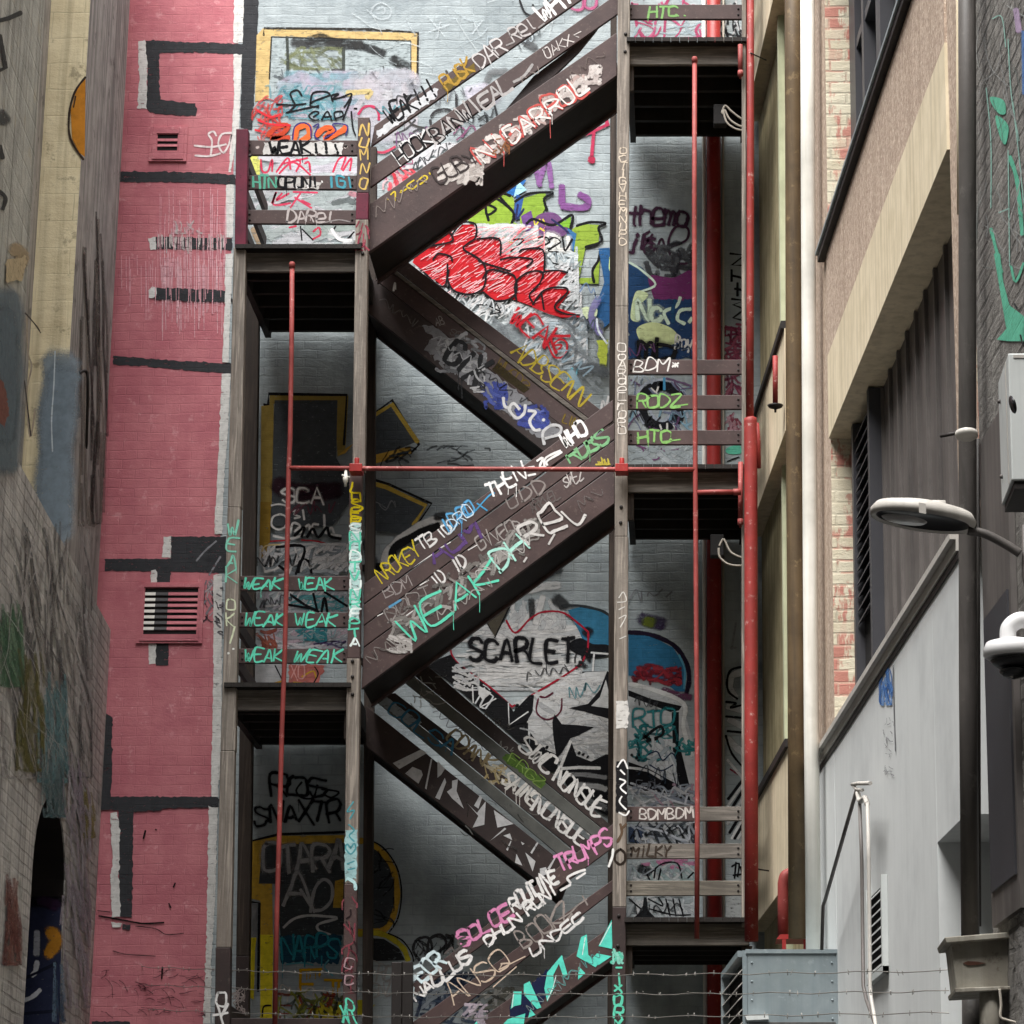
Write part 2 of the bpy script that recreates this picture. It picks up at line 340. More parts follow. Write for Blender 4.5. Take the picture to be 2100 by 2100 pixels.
# window recess below the beam: ribbed dark metal and a louvre
wn = MB(); wn.side(RP, 13.72, 18.85, 5.2, 7.3, -.42, -.2)
win = wn.build('metal_cladding', [m_metaldk], RB)
mb = MB()
for k in range(12): mb.side(RP, 13.95 + k * .37, 13.99 + k * .37, 5.25, 7.24, -.2, -.178)
mb.build('rib', [m_metaldk], win)
mb = MB(); mb.side(RP, 17.72, 18.5, 5.3, 7.24, -.2, -.16, 1); lou = mb.build('louvre', [m_metaldk, m_dark], RB)
mb = MB()
for k in range(15):
    z = 5.9 + k * .09
    mb.hexa([RP(17.75, z, -.16), RP(17.75, z - .05, -.11), RP(18.45, z - .05, -.11), RP(18.45, z, -.16), RP(17.75, z + .012, -.16), RP(17.75, z - .038, -.11), RP(18.45, z - .038, -.11), RP(18.45, z + .012, -.16)])
mb.build('slat', [m_frame], lou)
mb = MB(); mb.side(RP, 17.66, 17.74, 5.3, 7.24, -.2, -.1); mb.side(RP, 18.46, 18.54, 5.3, 7.24, -.2, -.1); mb.build('frame', [m_frame], lou)
# upper window: dark frame, mullions, glass
mb = MB(); mb.side(RP, 13.72, 18.85, 8.6, 11.0, -.42, -.26); wd = mb.build('window', [m_glass], RB)
mb = MB()
for y0, y1 in ((18.55, 18.84), (18.1, 18.2), (17.3, 17.5), (16.5, 16.62), (15.6, 15.8), (14.6, 14.8), (13.73, 13.9)):
    mb.side(RP, y0, y1, 8.69, 11.0, -.26, -.17)
mb.side(RP, 13.9, 18.55, 8.69, 8.78, -.26, -.18); mb.side(RP, 13.9, 18.55, 10.0, 10.07, -.26, -.18)
mb.build('frame', [m_frame], wd)
# grey rendered base wall with a deep recess and a louvre
gw = MB()
gw.side(RP, 14.62, 18.86, 0, 5.14, -.42, .004); gw.side(RP, 18.86, 20.15, 0, 5.14, .003, .006); gw.side(RP, 13.72, 14.62, 3.84, 5.14, -.42, .003)
gw.side(RP, 13.1, 14.62, 0, 3.84, -.42, -.3)
gwo = gw.build('rendered_wall', [m_render], RB); gwo['label'] = 'pale grey rendered base wall with a dark recess'
rpart('wall_capping', [(13.72, 20.17, 5.2, 5.235, -.3, .05), (13.72, 20.17, 5.142, 5.2, -.3, .02)], [m_lamp])
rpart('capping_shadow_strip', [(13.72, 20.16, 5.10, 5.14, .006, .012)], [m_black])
vl = MB(); vl.side(RP, 16.5, 17.12, 3.42, 3.9, .005, .009); vlo = vl.build('wall_vent', [m_dark], RB)
mb = MB()
for k in range(9):
    z = 3.43 + k * .053
    mb.hexa([RP(16.5, z + .03, .008), RP(16.5, z, .035), RP(17.12, z, .035), RP(17.12, z + .03, .008), RP(16.5, z + .038, .008), RP(16.5, z + .008, .035), RP(17.12, z + .008, .035), RP(17.12, z + .038, .008)])
mb.build('slat', [m_box], vlo)
mb = MB(); mb.side(RP, 16.46, 16.5, 3.38, 3.94, .005, .04); mb.side(RP, 17.12, 17.16, 3.38, 3.94, .005, .04); mb.side(RP, 16.46, 17.16, 3.38, 3.42, .005, .042); mb.build('frame', [m_box], vlo)
# charcoal brick wall nearest the camera
rpart('charcoal_brick_wall', [(-12, 13.10, 0, 15, -.42, .0)], [m_dkbrick])
# ------------------------------------------------------------------ left hand building
LB = empty('stone_building', LP(18, 0), 'streaked dark stone building with a tall cream blockwork recess and a small arched niche', 'building')
def lpart(name, boxes, mats, label=None): return rpart(name, boxes, mats, label, LP, LB)
lpart('core_wall', [(-12, 23.7, 0, 14, -5, -.5)], [m_pierdk])
o = lpart('pier', [(21.05, 23.3, 7.05, 14, -.5, 0)], [m_pierdk, m_creamblk]); facemats(o, 0)
lpart('near_wall', [(-12, 18.6, 7.05, 14, -.5, .0595)], [m_stone])
lpart('recess_wall', [(18.6, 21.05, 7.05, 14, -.5, -.31)], [m_pierdk])
# lower wall with the arched niche
Y0, Y1, ZS = 20.35, 22.0, 4.55
lw = MB()
lw.side(LP, -12, Y0, 0, 7.05, -.5, .06); lw.side(LP, Y1, 23.79, 0, 7.05, -.5, .06)
N = 14; prev = None
for k in range(N + 1):
    t = math.pi * k / N; y = (Y0 + Y1) / 2 - math.cos(t) * (Y1 - Y0) / 2; z = ZS + math.sin(t) * .62
    if prev: lw.hexa([LP(prev[0], prev[1], -.5), LP(prev[0], prev[1], .06), LP(y, z, .06), LP(y, z, -.5), LP(prev[0], 7.05, -.5), LP(prev[0], 7.05, .06), LP(y, 7.05, .06), LP(y, 7.05, -.5)])
    prev = (y, z)
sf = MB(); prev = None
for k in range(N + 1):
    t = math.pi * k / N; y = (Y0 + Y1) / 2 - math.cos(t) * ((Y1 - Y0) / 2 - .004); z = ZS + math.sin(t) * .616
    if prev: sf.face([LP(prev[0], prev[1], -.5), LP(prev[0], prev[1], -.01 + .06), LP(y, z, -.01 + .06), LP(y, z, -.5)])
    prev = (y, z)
sf.build('arch_soffit', [m_black], LB)  # shade under the arch painted in as black
lw.build('lower_wall', [m_lowerl], LB)['label'] = 'graffitied lower brick wall with an arched niche'
lpart('niche_dark_backing', [(Y0 - .05, Y1 + .05, 0, 5.3, -.55, -.499)], [m_dark])  # dark sheet standing in for the unlit depth of the niche
lpart('niche_panel', [(Y0, Y1, 0, 4.5, -.49, -.3)], [surf('niche_paint', lin('#2c2d3c'), c2=lin('#191a1f'), scale=2.5, wear=lin('#4b5568'), wa=.5, ws=4)])
# iron hook on the pier
mb = MB(); pl = lside(.03)
mb.tube(arc3([LP(21.6, 8.62, .0), LP(21.65, 8.64, .05), LP(21.7, 8.5, .06), LP(21.95, 8.1, .04)]), [.012] * 24 + [.006], 8); mb.build('iron_hook', [m_black], LB)

# ================================================================== vents on the pink wall
def vent(cr, outer, inner, n, split=None):
    (x0, y0), (x1, y1) = px(cr + ' ' + outer); (u0, v0), (u1, v1) = px(cr + ' ' + inner)
    a, b, c, d = PW.at(x0, y0), PW.at(x1, y1), PW.at(u0, v0), PW.at(u1, v1)
    mb = MB(); t = .016; Yf = WALL - t
    for k, (p0, p1, q0, q1) in enumerate(((a.x, c.x, b.z, a.z), (d.x, b.x, b.z, a.z), (c.x, d.x, c.z, a.z), (c.x, d.x, b.z, d.z))): mb.box(p0, p1, Yf, WALL, q0, q1)
    mb.box(a.x + .03, b.x - .03, Yf - .007, Yf, c.z + .008, a.z - .02); mb.box(a.x + .03, b.x - .03, Yf - .007, Yf, b.z + .02, d.z - .008)
    mb.box(a.x + .03, c.x - .008, Yf - .007, Yf, d.z - .008, c.z + .008); mb.box(d.x + .008, b.x - .03, Yf - .007, Yf, d.z - .008, c.z + .008)
    o = mb.build('air_vent', [m_pink], B); MB().box(c.x, d.x, WALL - .006, WALL - .002, d.z, c.z).build('duct_opening', [m_dark], o)
    h = (c.z - d.z) / n
    for k in range(1, n):
        z = d.z + h * k; sm = MB(); xs = [c.x, d.x] if not split else [c.x] + split(c, d) + [d.x]
        for j in range(len(xs) - 1):
            sm.hexa([(xs[j], WALL - .015, z - .014), (xs[j+1], WALL - .015, z - .014), (xs[j+1], WALL - .007, z + .008), (xs[j], WALL - .007, z + .008),
                     (xs[j], WALL - .015, z - .007), (xs[j+1], WALL - .015, z - .007), (xs[j+1], WALL - .007, z + .015), (xs[j], WALL - .007, z + .015)], j)
        sm.build('slat', [m_pink] if not split else [surf('white_slat', lin('#d8d5cf')), surf('dark_slat', lin('#4b4a4c')), m_pink] if k == 1 else vent.m, o)
        if split and k == 1: vent.m = list(o.children[-1].data.materials)
    return o
vent('A', '1065,900 1320,1145', '1118,955 1255,1070', 3)['label'] = 'small pink vent with two bars'
vent('I', '985,535 1430,965', '1030,575 1390,902', 8, lambda c, d: [c.x + (d.x - c.x) * .2, c.x + (d.x - c.x) * .44])['label'] = 'large louvred vent crossed by white and black paint'

# ================================================================== the timber fire stair
ST = empty('fire_escape_stair', (-1.5, POST, 2), 'zigzag brown timber fire stair with weathered posts, covered in graffiti', 'fire stair')
def wpoly(pl, pts): return [pl.at(*q) for q in pts]
def board(name, cr, Y, th, m, parent, bevel=.004):
    return MB().prism(wpoly(front(Y), px(cr)), (0, th, 0)).build(name, [m], parent, bevel)
def post(name, segs, Y=POST, th=.1, label=None):
    """segs: (crop, left,y right,y ... top to bottom, material)"""
    mb = MB(); ms = []; pl = front(Y)
    for cr, m in segs:
        q = wpoly(pl, px(cr))             # tl tr bl br
        if m not in ms: ms.append(m)
        mb.prism([q[0], q[2], q[3], q[1]], (0, th, 0), ms.index(m))
    o = mb.build(name, ms, ST, .006)
    if label: o['label'] = label
    return o
P1 = post('post', [('s 484,264 509,264 481,507 504,507', m_maroon), ('s 479,507 504,507 467,1040 494,1040', m_wood), ('s 466.5,1040 493,1040 452,1540 482,1540', m_wood), ('s 451.5,1540 481,1540 443,1943 473,1943', m_wood), ('s 442,1943 472.5,1943 438,2300 469,2300', m_brownd)], label='outer left post with a maroon top')
P2 = post('post', [('s 734,240 758,240 731,395 756,395', m_brown), ('s 730.5,395 756,395 729.5,450 754.5,450', m_maroon), ('s 729,450 755,450 722.5,965 748,965', m_wood), ('s 716.5,965 742.5,965 712,1350 738,1350', m_brown), ('s 711,1350 738,1350 706.5,1812 733,1812', m_wood), ('s 706,1812 732,1812 700,2300 728,2300', m_brown)], label='inner left post, painted brown and grey in turns')
P3 = post('post', [('s 1269.5,-320 1294,-320 1262,628 1288,628', m_wood), ('s 1262,628 1288,628 1260.5,1100 1287,1100', m_wood), ('s 1260.5,1100 1288.5,1100 1256,1860 1284,1860', m_wood), ('s 1256,1860 1284,1860 1253,2300 1281,2300', m_brownd)], label='tall weathered right hand post')
P4 = post('post', [('s 1521.5,-320 1530,-320 1521,1900 1529.5,1900', m_wood)], label='slim weathered post beside the red pipe')
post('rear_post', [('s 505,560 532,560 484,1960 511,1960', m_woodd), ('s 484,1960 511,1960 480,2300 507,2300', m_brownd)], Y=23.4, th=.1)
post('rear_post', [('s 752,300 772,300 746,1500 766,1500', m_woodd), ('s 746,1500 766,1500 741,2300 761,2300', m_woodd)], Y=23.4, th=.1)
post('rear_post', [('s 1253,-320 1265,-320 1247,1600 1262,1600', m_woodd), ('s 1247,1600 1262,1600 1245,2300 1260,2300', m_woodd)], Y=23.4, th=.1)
# landings ------------------------------------------------------------------------------
def X(cx, cy, Y=POST): return front(Y).at(cx, cy).x
def Z(cx, cy, Y=POST): return front(Y).at(cx, cy).z
RY = 22.03
def landing(x0, x1, yd, rails, rm, left, outer=True):
    z = Z(600, yd); y0, y1 = POST - .03, 23.72
    d = MB(); n = 14; wd_ = (x1 - x0) / n
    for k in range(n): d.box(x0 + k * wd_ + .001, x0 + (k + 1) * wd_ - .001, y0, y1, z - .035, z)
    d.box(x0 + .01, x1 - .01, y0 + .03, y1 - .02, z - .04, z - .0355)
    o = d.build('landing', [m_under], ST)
    MB().box(x0 + .005, x1 - .005, POST + .07, POST + .11, z - .2, z - .036).build('fascia_board', [m_woodh], o, .004)
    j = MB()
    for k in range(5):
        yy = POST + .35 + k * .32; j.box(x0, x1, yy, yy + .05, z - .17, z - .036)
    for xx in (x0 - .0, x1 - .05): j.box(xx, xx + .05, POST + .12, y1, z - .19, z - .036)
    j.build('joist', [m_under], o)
    MB().box(x0 - .02, x0 + .06, POST + .105, POST + .16, z - .42, z - .2).build('bracket', [m_woodd], o, .004)
    MB().box(x1 - .06, x1 + .02, POST + .105, POST + .16, z - .42, z - .2).build('bracket', [m_woodd], o, .004)
    for r, mm in zip(rails, rm): MB().prism(wpoly(front(RY), px(r)), (0, .035, 0)).build('rail_board', [mm], o, .004)
    # boards along the open side and along the wall end
    xs = x0 - .01 if left else x1 - .03
    for h in (.22, .52, .82): MB().box(xs, xs + .035, POST + .13, 23.4, z + h, z + h + .1).build('side_rail_board', [m_brownd], o, .004)
    return o
L1 = landing(-3.62, -2.6, 503, ['s 504,287 733,287.5 733,318.5 504,317.5', 's 504,359 732,359.5 732,388.5 504,387.5', 's 502,430 731,430.5 731,459.5 502,458.5'], [m_brown] * 3, True)
L2 = landing(-3.56, -2.575, 1401, ['s 490,1181 716,1181 716,1211 490,1211', 's 489,1256 714,1256 714,1286 488,1286', 's 487,1330 713,1330 713,1360 486,1360'], [m_brown] * 3, True)
L3 = landing(-3.5, -2.55, 2306, ['s 470,2088 712,2088 712,2118 470,2118'], [m_brownd], True)
R0 = landing(-.47, .55, 79, ['s 1288,9 1523,9 1523,39 1288,39', 's 1288,-66 1523,-66 1523,-36 1288,-36'], [m_brown] * 2, False)
R1 = landing(-.455, .52, 954, ['s 1286,737.5 1524,737.5 1524,767 1286,767', 's 1286,810 1524,810 1524,839 1286,839', 's 1285,882 1524,882 1524,911.5 1285,911.5'], [m_brown] * 3, False)
m_grb = surf('bare_grey_board', lin('#716b61'), c2=lin('#615b53'), grain=(1.3, 26, 26), bump=.5, bscale=40)
R2 = landing(-.45, .5, 1882, ['s 1284,1654 1424,1654 1424,1684 1284,1684', 's 1284,1730 1524,1730 1524,1760 1284,1761', 's 1282,1806 1524,1806 1524,1836 1282,1837'], [m_brown, m_woodh, m_grb], False)
board('rail_board', 's 1424.5,1654.5 1524,1654 1524,1683 1424.5,1683.5', RY, .035, m_woodh, R2)
for o, t in ((L1, 'upper left landing with brown rails'), (L2, 'lower left landing, mint tags on every rail'), (L3, 'lowest left landing, mostly below the picture'), (R0, 'topmost right landing'), (R1, 'middle right landing'), (R2, 'lowest right landing with bare timber rails')): o['label'] = t
# flights -----------------------------------------------------------------------------
def flight(Y, wdt, cr, sm, extras, label, steps=10, th=.05):
    pts = px(cr); pl = front(Y); q = wpoly(pl, pts)     # ul ur lr ll
    mb = MB().prism(q, (0, th, 0), 0).prism([p + Vector((0, wdt, 0)) for p in q], (0, th, 0), 0)
    o = mb.build('stair_flight', [sm], ST, .004); o['label'] = label
    ul, ur, lr, ll = q
    for k in range(steps):
        t0, t1 = k / steps, (k + 1) / steps
        up = ur.z > ul.z
        a = ll.lerp(lr, t0); b = ll.lerp(lr, t1); at = ul.lerp(ur, t0); bt = ul.lerp(ur, t1)
        zt = (max(a.z, b.z) + min(at.z, bt.z)) / 2 + .02
        zl = (min(a.z, b.z) + .02)
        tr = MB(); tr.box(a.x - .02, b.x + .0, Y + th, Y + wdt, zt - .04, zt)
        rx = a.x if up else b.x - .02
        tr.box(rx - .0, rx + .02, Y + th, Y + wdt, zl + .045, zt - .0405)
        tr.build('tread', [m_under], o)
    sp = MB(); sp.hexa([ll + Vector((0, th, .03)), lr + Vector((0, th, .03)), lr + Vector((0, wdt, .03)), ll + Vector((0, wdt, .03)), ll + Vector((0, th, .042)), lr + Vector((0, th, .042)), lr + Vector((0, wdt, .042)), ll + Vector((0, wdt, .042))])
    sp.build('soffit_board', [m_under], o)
    for nm, c, m, dy in extras: board(nm, c, Y + dy, .035, m, o)
    return o
FY, BY = 22.04, 22.86
F1 = flight(FY, .72, 'a 130,1392 1815,222 1815,515 115,1728', m_brown, [('handrail', 'a 160,856 1640,-190 1640,-51 135,1000', m_brown, 0), ('mid_rail', 'a 140,1142 1830,-52 1830,88 130,1280', m_brown, .002), ('brace', 'a 1050,755 1245,520 1690,185 1672,212 1560,350 1190,712', m_brownd, .06)], 'top front flight rising to the right')
F2 = flight(FY, .72, 'b 85,1630 1800,385 1800,640 70,1908', m_brown, [('handrail', 'b 85,1192 1790,-68 1790,76 85,1328', m_brown, 0), ('mid_rail', 'b 85,1336 1800,90 1800,200 85,1474', m_brown, .002), ('lower_rail', 'b 85,1482 1800,208 1800,377 85,1622', m_brown, .004)], 'middle front flight rising to the right')
F3 = flight(FY, .72, 'd -40,1955 1790,655 1790,890 -40,2230', m_brown, [('handrail', 'd 410,1068 1790,-36 1790,125 410,1154', m_brown, 0), ('mid_rail', 'd 330,1385 1790,345 1790,425 330,1545', m_brown, .002)], 'lowest front flight, cut by the bottom of the picture')
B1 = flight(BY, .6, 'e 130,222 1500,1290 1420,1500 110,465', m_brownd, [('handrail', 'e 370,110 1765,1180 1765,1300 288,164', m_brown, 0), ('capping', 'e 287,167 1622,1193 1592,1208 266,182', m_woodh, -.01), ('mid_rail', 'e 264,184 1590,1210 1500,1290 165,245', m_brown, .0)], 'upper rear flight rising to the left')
m_bgrey = surf('grey_painted_board', lin('#5b5c58'), c2=lin('#474845'), wear=lin('#2b2b2a'), wa=.5, ws=14)
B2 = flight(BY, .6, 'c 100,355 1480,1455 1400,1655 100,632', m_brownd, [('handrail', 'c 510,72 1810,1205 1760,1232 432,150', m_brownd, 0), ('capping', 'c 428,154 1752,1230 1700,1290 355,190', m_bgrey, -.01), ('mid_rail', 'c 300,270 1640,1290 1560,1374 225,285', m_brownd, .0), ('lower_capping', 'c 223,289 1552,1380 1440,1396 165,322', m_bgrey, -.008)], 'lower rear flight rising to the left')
MB().prism(wpoly(front(POST), px('s 803,1973 824,1973 822,2250 801,2250')), (0, .09, 0)).prism(wpoly(front(POST), px('s 825,1972 846,1972 844,2250 823,2250')), (0, .09, 0)).build('newel_post', [m_black], ST, .005)['label'] = 'short black double newel post at the foot of the lowest flight'
# bolt heads on the posts and rails
bm_ = MB()
for x0_, x1_, ys in ((512, 722, (303, 374, 445)), (497, 706, (1196, 1271, 1345)), (1294, 1514, (24, 753, 825, 897, 1669, 1745, 1821))):
    for y_ in ys:
        for xx in (x0_, x1_):
            for dy in (-6, 6): bm_.lathe(front(RY).at(xx, y_ + dy), (0, -1, 0), [(0, .009), (.005, .009), (.009, .004)], 8)
for q in px('s 723,1356 723,1388 723,1424 1269,1878 1267,1940 1283,70 1282,106 513,320 709,300 1274,1040 1273,1072 740,500 744,520'):
    p = front(POST).at(*q); bm_.lathe(p + Vector((0, 0, 0)), (0, -1, 0), [(0, .014), (.008, .014), (.014, .006)], 10)
bm_.build('bolt_heads', [m_black], ST)

# ================================================================== red sprinkler pipes
PY = 21.80; pp = front(PY)
def line3(cr, pl=pp): return [pl.at(*q) for q in px(cr)]
SP = empty('sprinkler_pipework', pp.at(960, 960), 'slim red sprinkler pipes in an H across the front of the timber stair', 'pipework')
lr_ = line3('s 599,543 598,700 595,900 592,962 589,1130 584,1340 578,1500 573,1700 568,1860 563,2140')
MB().tube(lr_, .019).build('riser', [m_red], SP); MB().lathe(lr_[0], (0, 0, 1), [(-.03, .024), (.01, .024), (.022, .018), (.026, 0)], 16).build('pipe_cap', [m_red], lr_ and SP)
rr_ = line3('s 1424.5,122 1424,400 1424,560 1425,750 1426,965 1426.5,1060 1428,1300 1430,1560 1430,1700 1429,1925')
MB().tube(rr_, .019).build('riser', [m_red], SP); MB().lathe(rr_[0], (0, 0, 1), [(-.03, .024), (.01, .024), (.022, .018), (.026, 0)], 16).build('pipe_cap', [m_red], SP)
cb = line3('s 592,960 760,961 1000,962 1275,963 1426,963'); MB().tube(cb, .019).build('cross_pipe', [m_red], SP)
for cr in ('s 592,961', 's 1426,963', 's 589,1130', 's 584,1440', 's 576,1655', 's 1426,820', 's 1425,748', 's 1426,905', 's 1427,1030', 's 1430,1790', 's 1430,1560'):
    p = line3(cr)[0]; MB().lathe(p, (0, 0, 1), [(-.035, .020), (-.035, .026), (.035, .026), (.035, .020)], 16).build('coupling', [m_red], SP)
for cr in ('s 730,961', 's 1275,961'):
    p = line3(cr)[0]; MB().box(p.x - .05, p.x + .05, PY - .03, PY + .11, p.z - .03, p.z + .035).tube([(p.x, PY + .05, p.z - .02), (p.x, PY + .05, p.z + .1)], .02).build('pipe_clamp', [m_reddk], SP, .004)
br = line3('s 1430,1010 1470,1009 1506,1009'); MB().tube(br, .02).lathe(br[1], (1, 0, 0), [(.13, .026), (.19, .026)], 14).build('branch_pipe', [m_red], SP)
p = line3('s 709,975')[0]; MB().lathe(p, (0, 0, -1), [(-.05, .012), (0, .014), (.02, .024), (.05, .02), (.06, .012), (.09, .01)], 14).tube([p + Vector((-.03, -.01, .0)), p + Vector((.035, -.01, -.02))], .008).build('drain_valve', [m_white], SP)
# the large red standpipe
bp = front(21.78)
SR = empty('standpipe', bp.at(1540, 900), 'thick bright red standpipe rising beside the right hand landings', 'pipe')
q = line3('s 1539,-250 1539,300 1538.5,600 1538,862', bp); MB().tube(q, .03, 20).build('upper_pipe', [m_redbig], SR)
q = line3('s 1538.5,856 1539,858 1539,866 1540,1000 1540.5,1500 1541,1930', bp); MB().tube(q, [.03, .05, .052, .052, .052, .052], 22).build('lower_pipe', [m_redbig], SR)
for cr in ('s 1539,1021', 's 1541,1782'): MB().lathe(line3(cr, bp)[0], (0, 0, 1), [(-.006, .052), (-.006, .056), (.006, .056), (.006, .052)], 22).build('joint_band', [m_reddk], SR)
for a, b in (('s 1539,113', 's 1572,113'), ('s 1541,1782', 's 1577,1782')):
    MB().tube([line3(a, bp)[0] + Vector((0, -.04, 0)), line3(b, bp)[0] + Vector((0, .1, 0))], .006, 8).build('wall_tie', [m_black], SR)
q = line3('s 1552,868 1555,900 1556,960', bp); MB().tube(q, .018).build('drain_tube', [m_redbig], SR)
# short red stubs
for nm, lab, cr, r in (('pipe_stub', 'short red pipe stub hanging under the top right landing', 's 1518,92 1518.5,152', .02), ('pipe_stub', 'short red pipe stub under the middle right landing', 's 1519,948 1518.5,1072', .02)):
    q = line3(cr, front(21.9)); tag(MB().tube(q, r).lathe(q[1], (0, 0, -1), [(-.03, .022), (.015, .024), (.02, .012), (.04, .01)], 14).build(nm, [m_red]), lab, 'pipe', 'red pipe stubs')
# sprinkler drop with its dish under the far beam
a = rside(.19); q = [a.at(*k) for k in px('s 1590,730 1590,830')]
o = MB().tube(q, .02).build('sprinkler_drop', [m_redbig]); tag(o, 'thin red sprinkler drop with a small dark dish below the cream beam', 'sprinkler')
MB().lathe(q[1], (0, 0, -1), [(0, .02), (.004, .06), (.02, .05), (.035, .01), (.06, .008)], 20).build('dish', [m_black], o)
# ================================================================== pipes on the end wall
pw2 = front(WALL - .09)
q = line3('s 1463.5,-300 1463.5,330 1464,1000 1466,2150', pw2); o = MB().tube(q, .062, 20).build('rain_downpipe', [m_reddk]); tag(o, 'wide dark red downpipe on the end wall behind the right landings', 'pipe')
for cr in ('s 1464,700', 's 1465,1340'): MB().lathe(line3(cr, pw2)[0], (0, 0, 1), [(-.03, .062), (-.03, .07), (.03, .07), (.03, .062)], 20).build('collar', [m_reddk], o)
pw3 = front(WALL - .04)
o = MB().tube(line3('s 1443,-300 1443.5,330 1444,1000 1446,2150', pw3), .018, 12).build('conduit', [m_white]); tag(o, 'white conduit just left of the dark red downpipe', 'pipe')
o = MB().tube(line3('s 1483,-300 1483,400 1483,1000 1484,2150', pw3), .01, 10).build('conduit', [m_cable]); tag(o, 'thin pale conduit just right of the dark red downpipe', 'pipe')
# cable loops beside the standpipe
for lab, base, cr in (('pale cables looped beside the red standpipe under the top landing', 's 1478,236', ('s 1480,232 1487,217 1500,228 1515,240 1530,248', 's 1481,234 1486,226 1496,244 1512,256 1530,262', 's 1483,226 1490,250 1508,264 1530,268')),
                      ('pale cables looped beside the red standpipe under the middle landing', 's 1472,1120', ('s 1475,1120 1484,1106 1497,1130 1512,1140 1532,1146', 's 1474,1124 1476,1142 1492,1156 1512,1160 1532,1158'))):
    pc = front(22.2); b0 = line3(base, pc)[0]
    root = empty('cable_bundle', b0, lab, 'cables', 'looped cable bundles')
    MB().box(b0.x - .06, b0.x + .05, 22.2, 22.3, b0.z - .08, b0.z + .1).build('junction_bracket', [m_dark], root, .01)
    for c in cr: MB().tube(arc3(line3(c, pc)), .0085, 8).build('cable', [m_cable], root)

# ================================================================== pipes and boxes on the right hand building
def vpipe(name, lab, cr, out, r, m, collars=(), n=20, cat='pipe'):
    a = rside(out); q = [a.at(*k) for k in px(cr)]
    o = MB().tube(q, r, n).build(name, [m]); tag(o, lab, cat)
    for c in collars:
        p = a.at(*px('s ' + c)[0]); MB().lathe(p, (0, 0, 1), [(-.03, r), (-.03, r * 1.09), (.03, r * 1.09), (.03, r)], n).build('collar', [m], o)
    return o
vpipe('rain_downpipe', 'rusty brown cast downpipe beside the white pipe on the right hand building', 's 1625,-350 1628,176 1630,900 1634,1400 1636,1925', .11, .066, m_brownpipe, ('1627,176', '1632,440', '1632,1181', '1633,1406', '1634,1588'))
vpipe('rain_downpipe', 'long clean white downpipe on the corner of the right hand building', 's 1655,-350 1657,330 1660,900 1664,1500 1669,1990', .1, .052, m_white, ('1657,330', '1661,995', '1665,1678'))
vpipe('rain_downpipe', 'thick black downpipe between the grey wall and the charcoal brick', 's 1982,-350 1984,300 1984,900 1985,1400 1990,1920', .09, .042, m_blackpipe, ('1983,22', '1983,115', '1984,600'))
vpipe('conduit', 'thin pale conduit on the edge of the rough render', 's 1965,-350 1966,200 1968,440', .03, .012, m_cream)
vpipe('conduit', 'thin dark conduit along the black cabinet', 's 2006,900 2007,1300 2009,1900', .03, .008, m_blackpipe)
# clamp lamp on the black downpipe
a = rside(.2); c0 = a.at(*px('s 1982,888')[0])
o = MB().lathe(c0, (0, .15, 1), [(-.03, .0), (-.028, .036), (-.016, .052), (.004, .05), (.014, .03), (.018, 0)], 24).build('bulkhead_lamp', [m_lamp]); tag(o, 'small round lamp clamped to the black downpipe', 'lamp')
MB().tube([c0 + Vector((-.04, 0, 0)), c0 + Vector((-.11, .05, .0))], .008, 8).build('arm', [m_black], o)
# flat dark cabinet panel
rpart('cable_cabinet', [(12.25, 12.95, 3.2, 5.45, 0.002, .03)], [m_metaldk], parent=RB)
o = rpart('cabinet_door', [(12.3, 12.9, 3.35, 4.6, .031, .04)], [m_frame], parent=RB)
# rain head box
def rbox(y, w_, cx0, cx1, cz0, cz1): pass
pr = front(12.75)
q = line3('s 1950,1925 2068,1925 2072,2028 1962,2028', pr); o = MB().prism(q, (0, .3, 0)).build('rainwater_head', [m_rainhead], None, .006); tag(o, 'chalky white rainwater box with a rusty scar under the black downpipe', 'rainwater box')
q2 = line3('s 1937,1922 2072,1911 2074,1923 1941,1934', front(12.7)); MB().prism(q2, (0, .4, 0)).build('lid', [m_rainhead], o, .004)
q2 = line3('s 1958,2026 2074,2022 2074,2030 1960,2036', front(12.7)); MB().prism(q2, (0, .35, 0)).build('bottom_lip', [m_rainhead], o, .004)
MB().prism(line3('s 1975,1975 1985,1971 2005,1972 2022,1975 2004,1979 1985,1980', front(12.744)), (0, .004, 0)).build('rust_scar', [surf('rust', lin('#5f3d30'), c2=lin('#43291f'))], o)
pr = front(12.9)
vpipe('rain_downpipe', 'dark stub of downpipe below the rainwater box', 's 1995,2030 1996,2200', .08, .05, m_blackpipe)
vpipe('rain_downpipe', 'flaking pale pipe below the rainwater box', 's 2030,2030 2030,2200', .08, .045, m_rainhead)
q = arc3(line3('s 2050,2028 2053,2060 2052,2085 2065,2092 2085,2098 2105,2112', front(12.6))); tag(MB().tube(q, .006, 8).build('cable', [m_cable]), 'loose white cable below the rainwater box', 'cable')
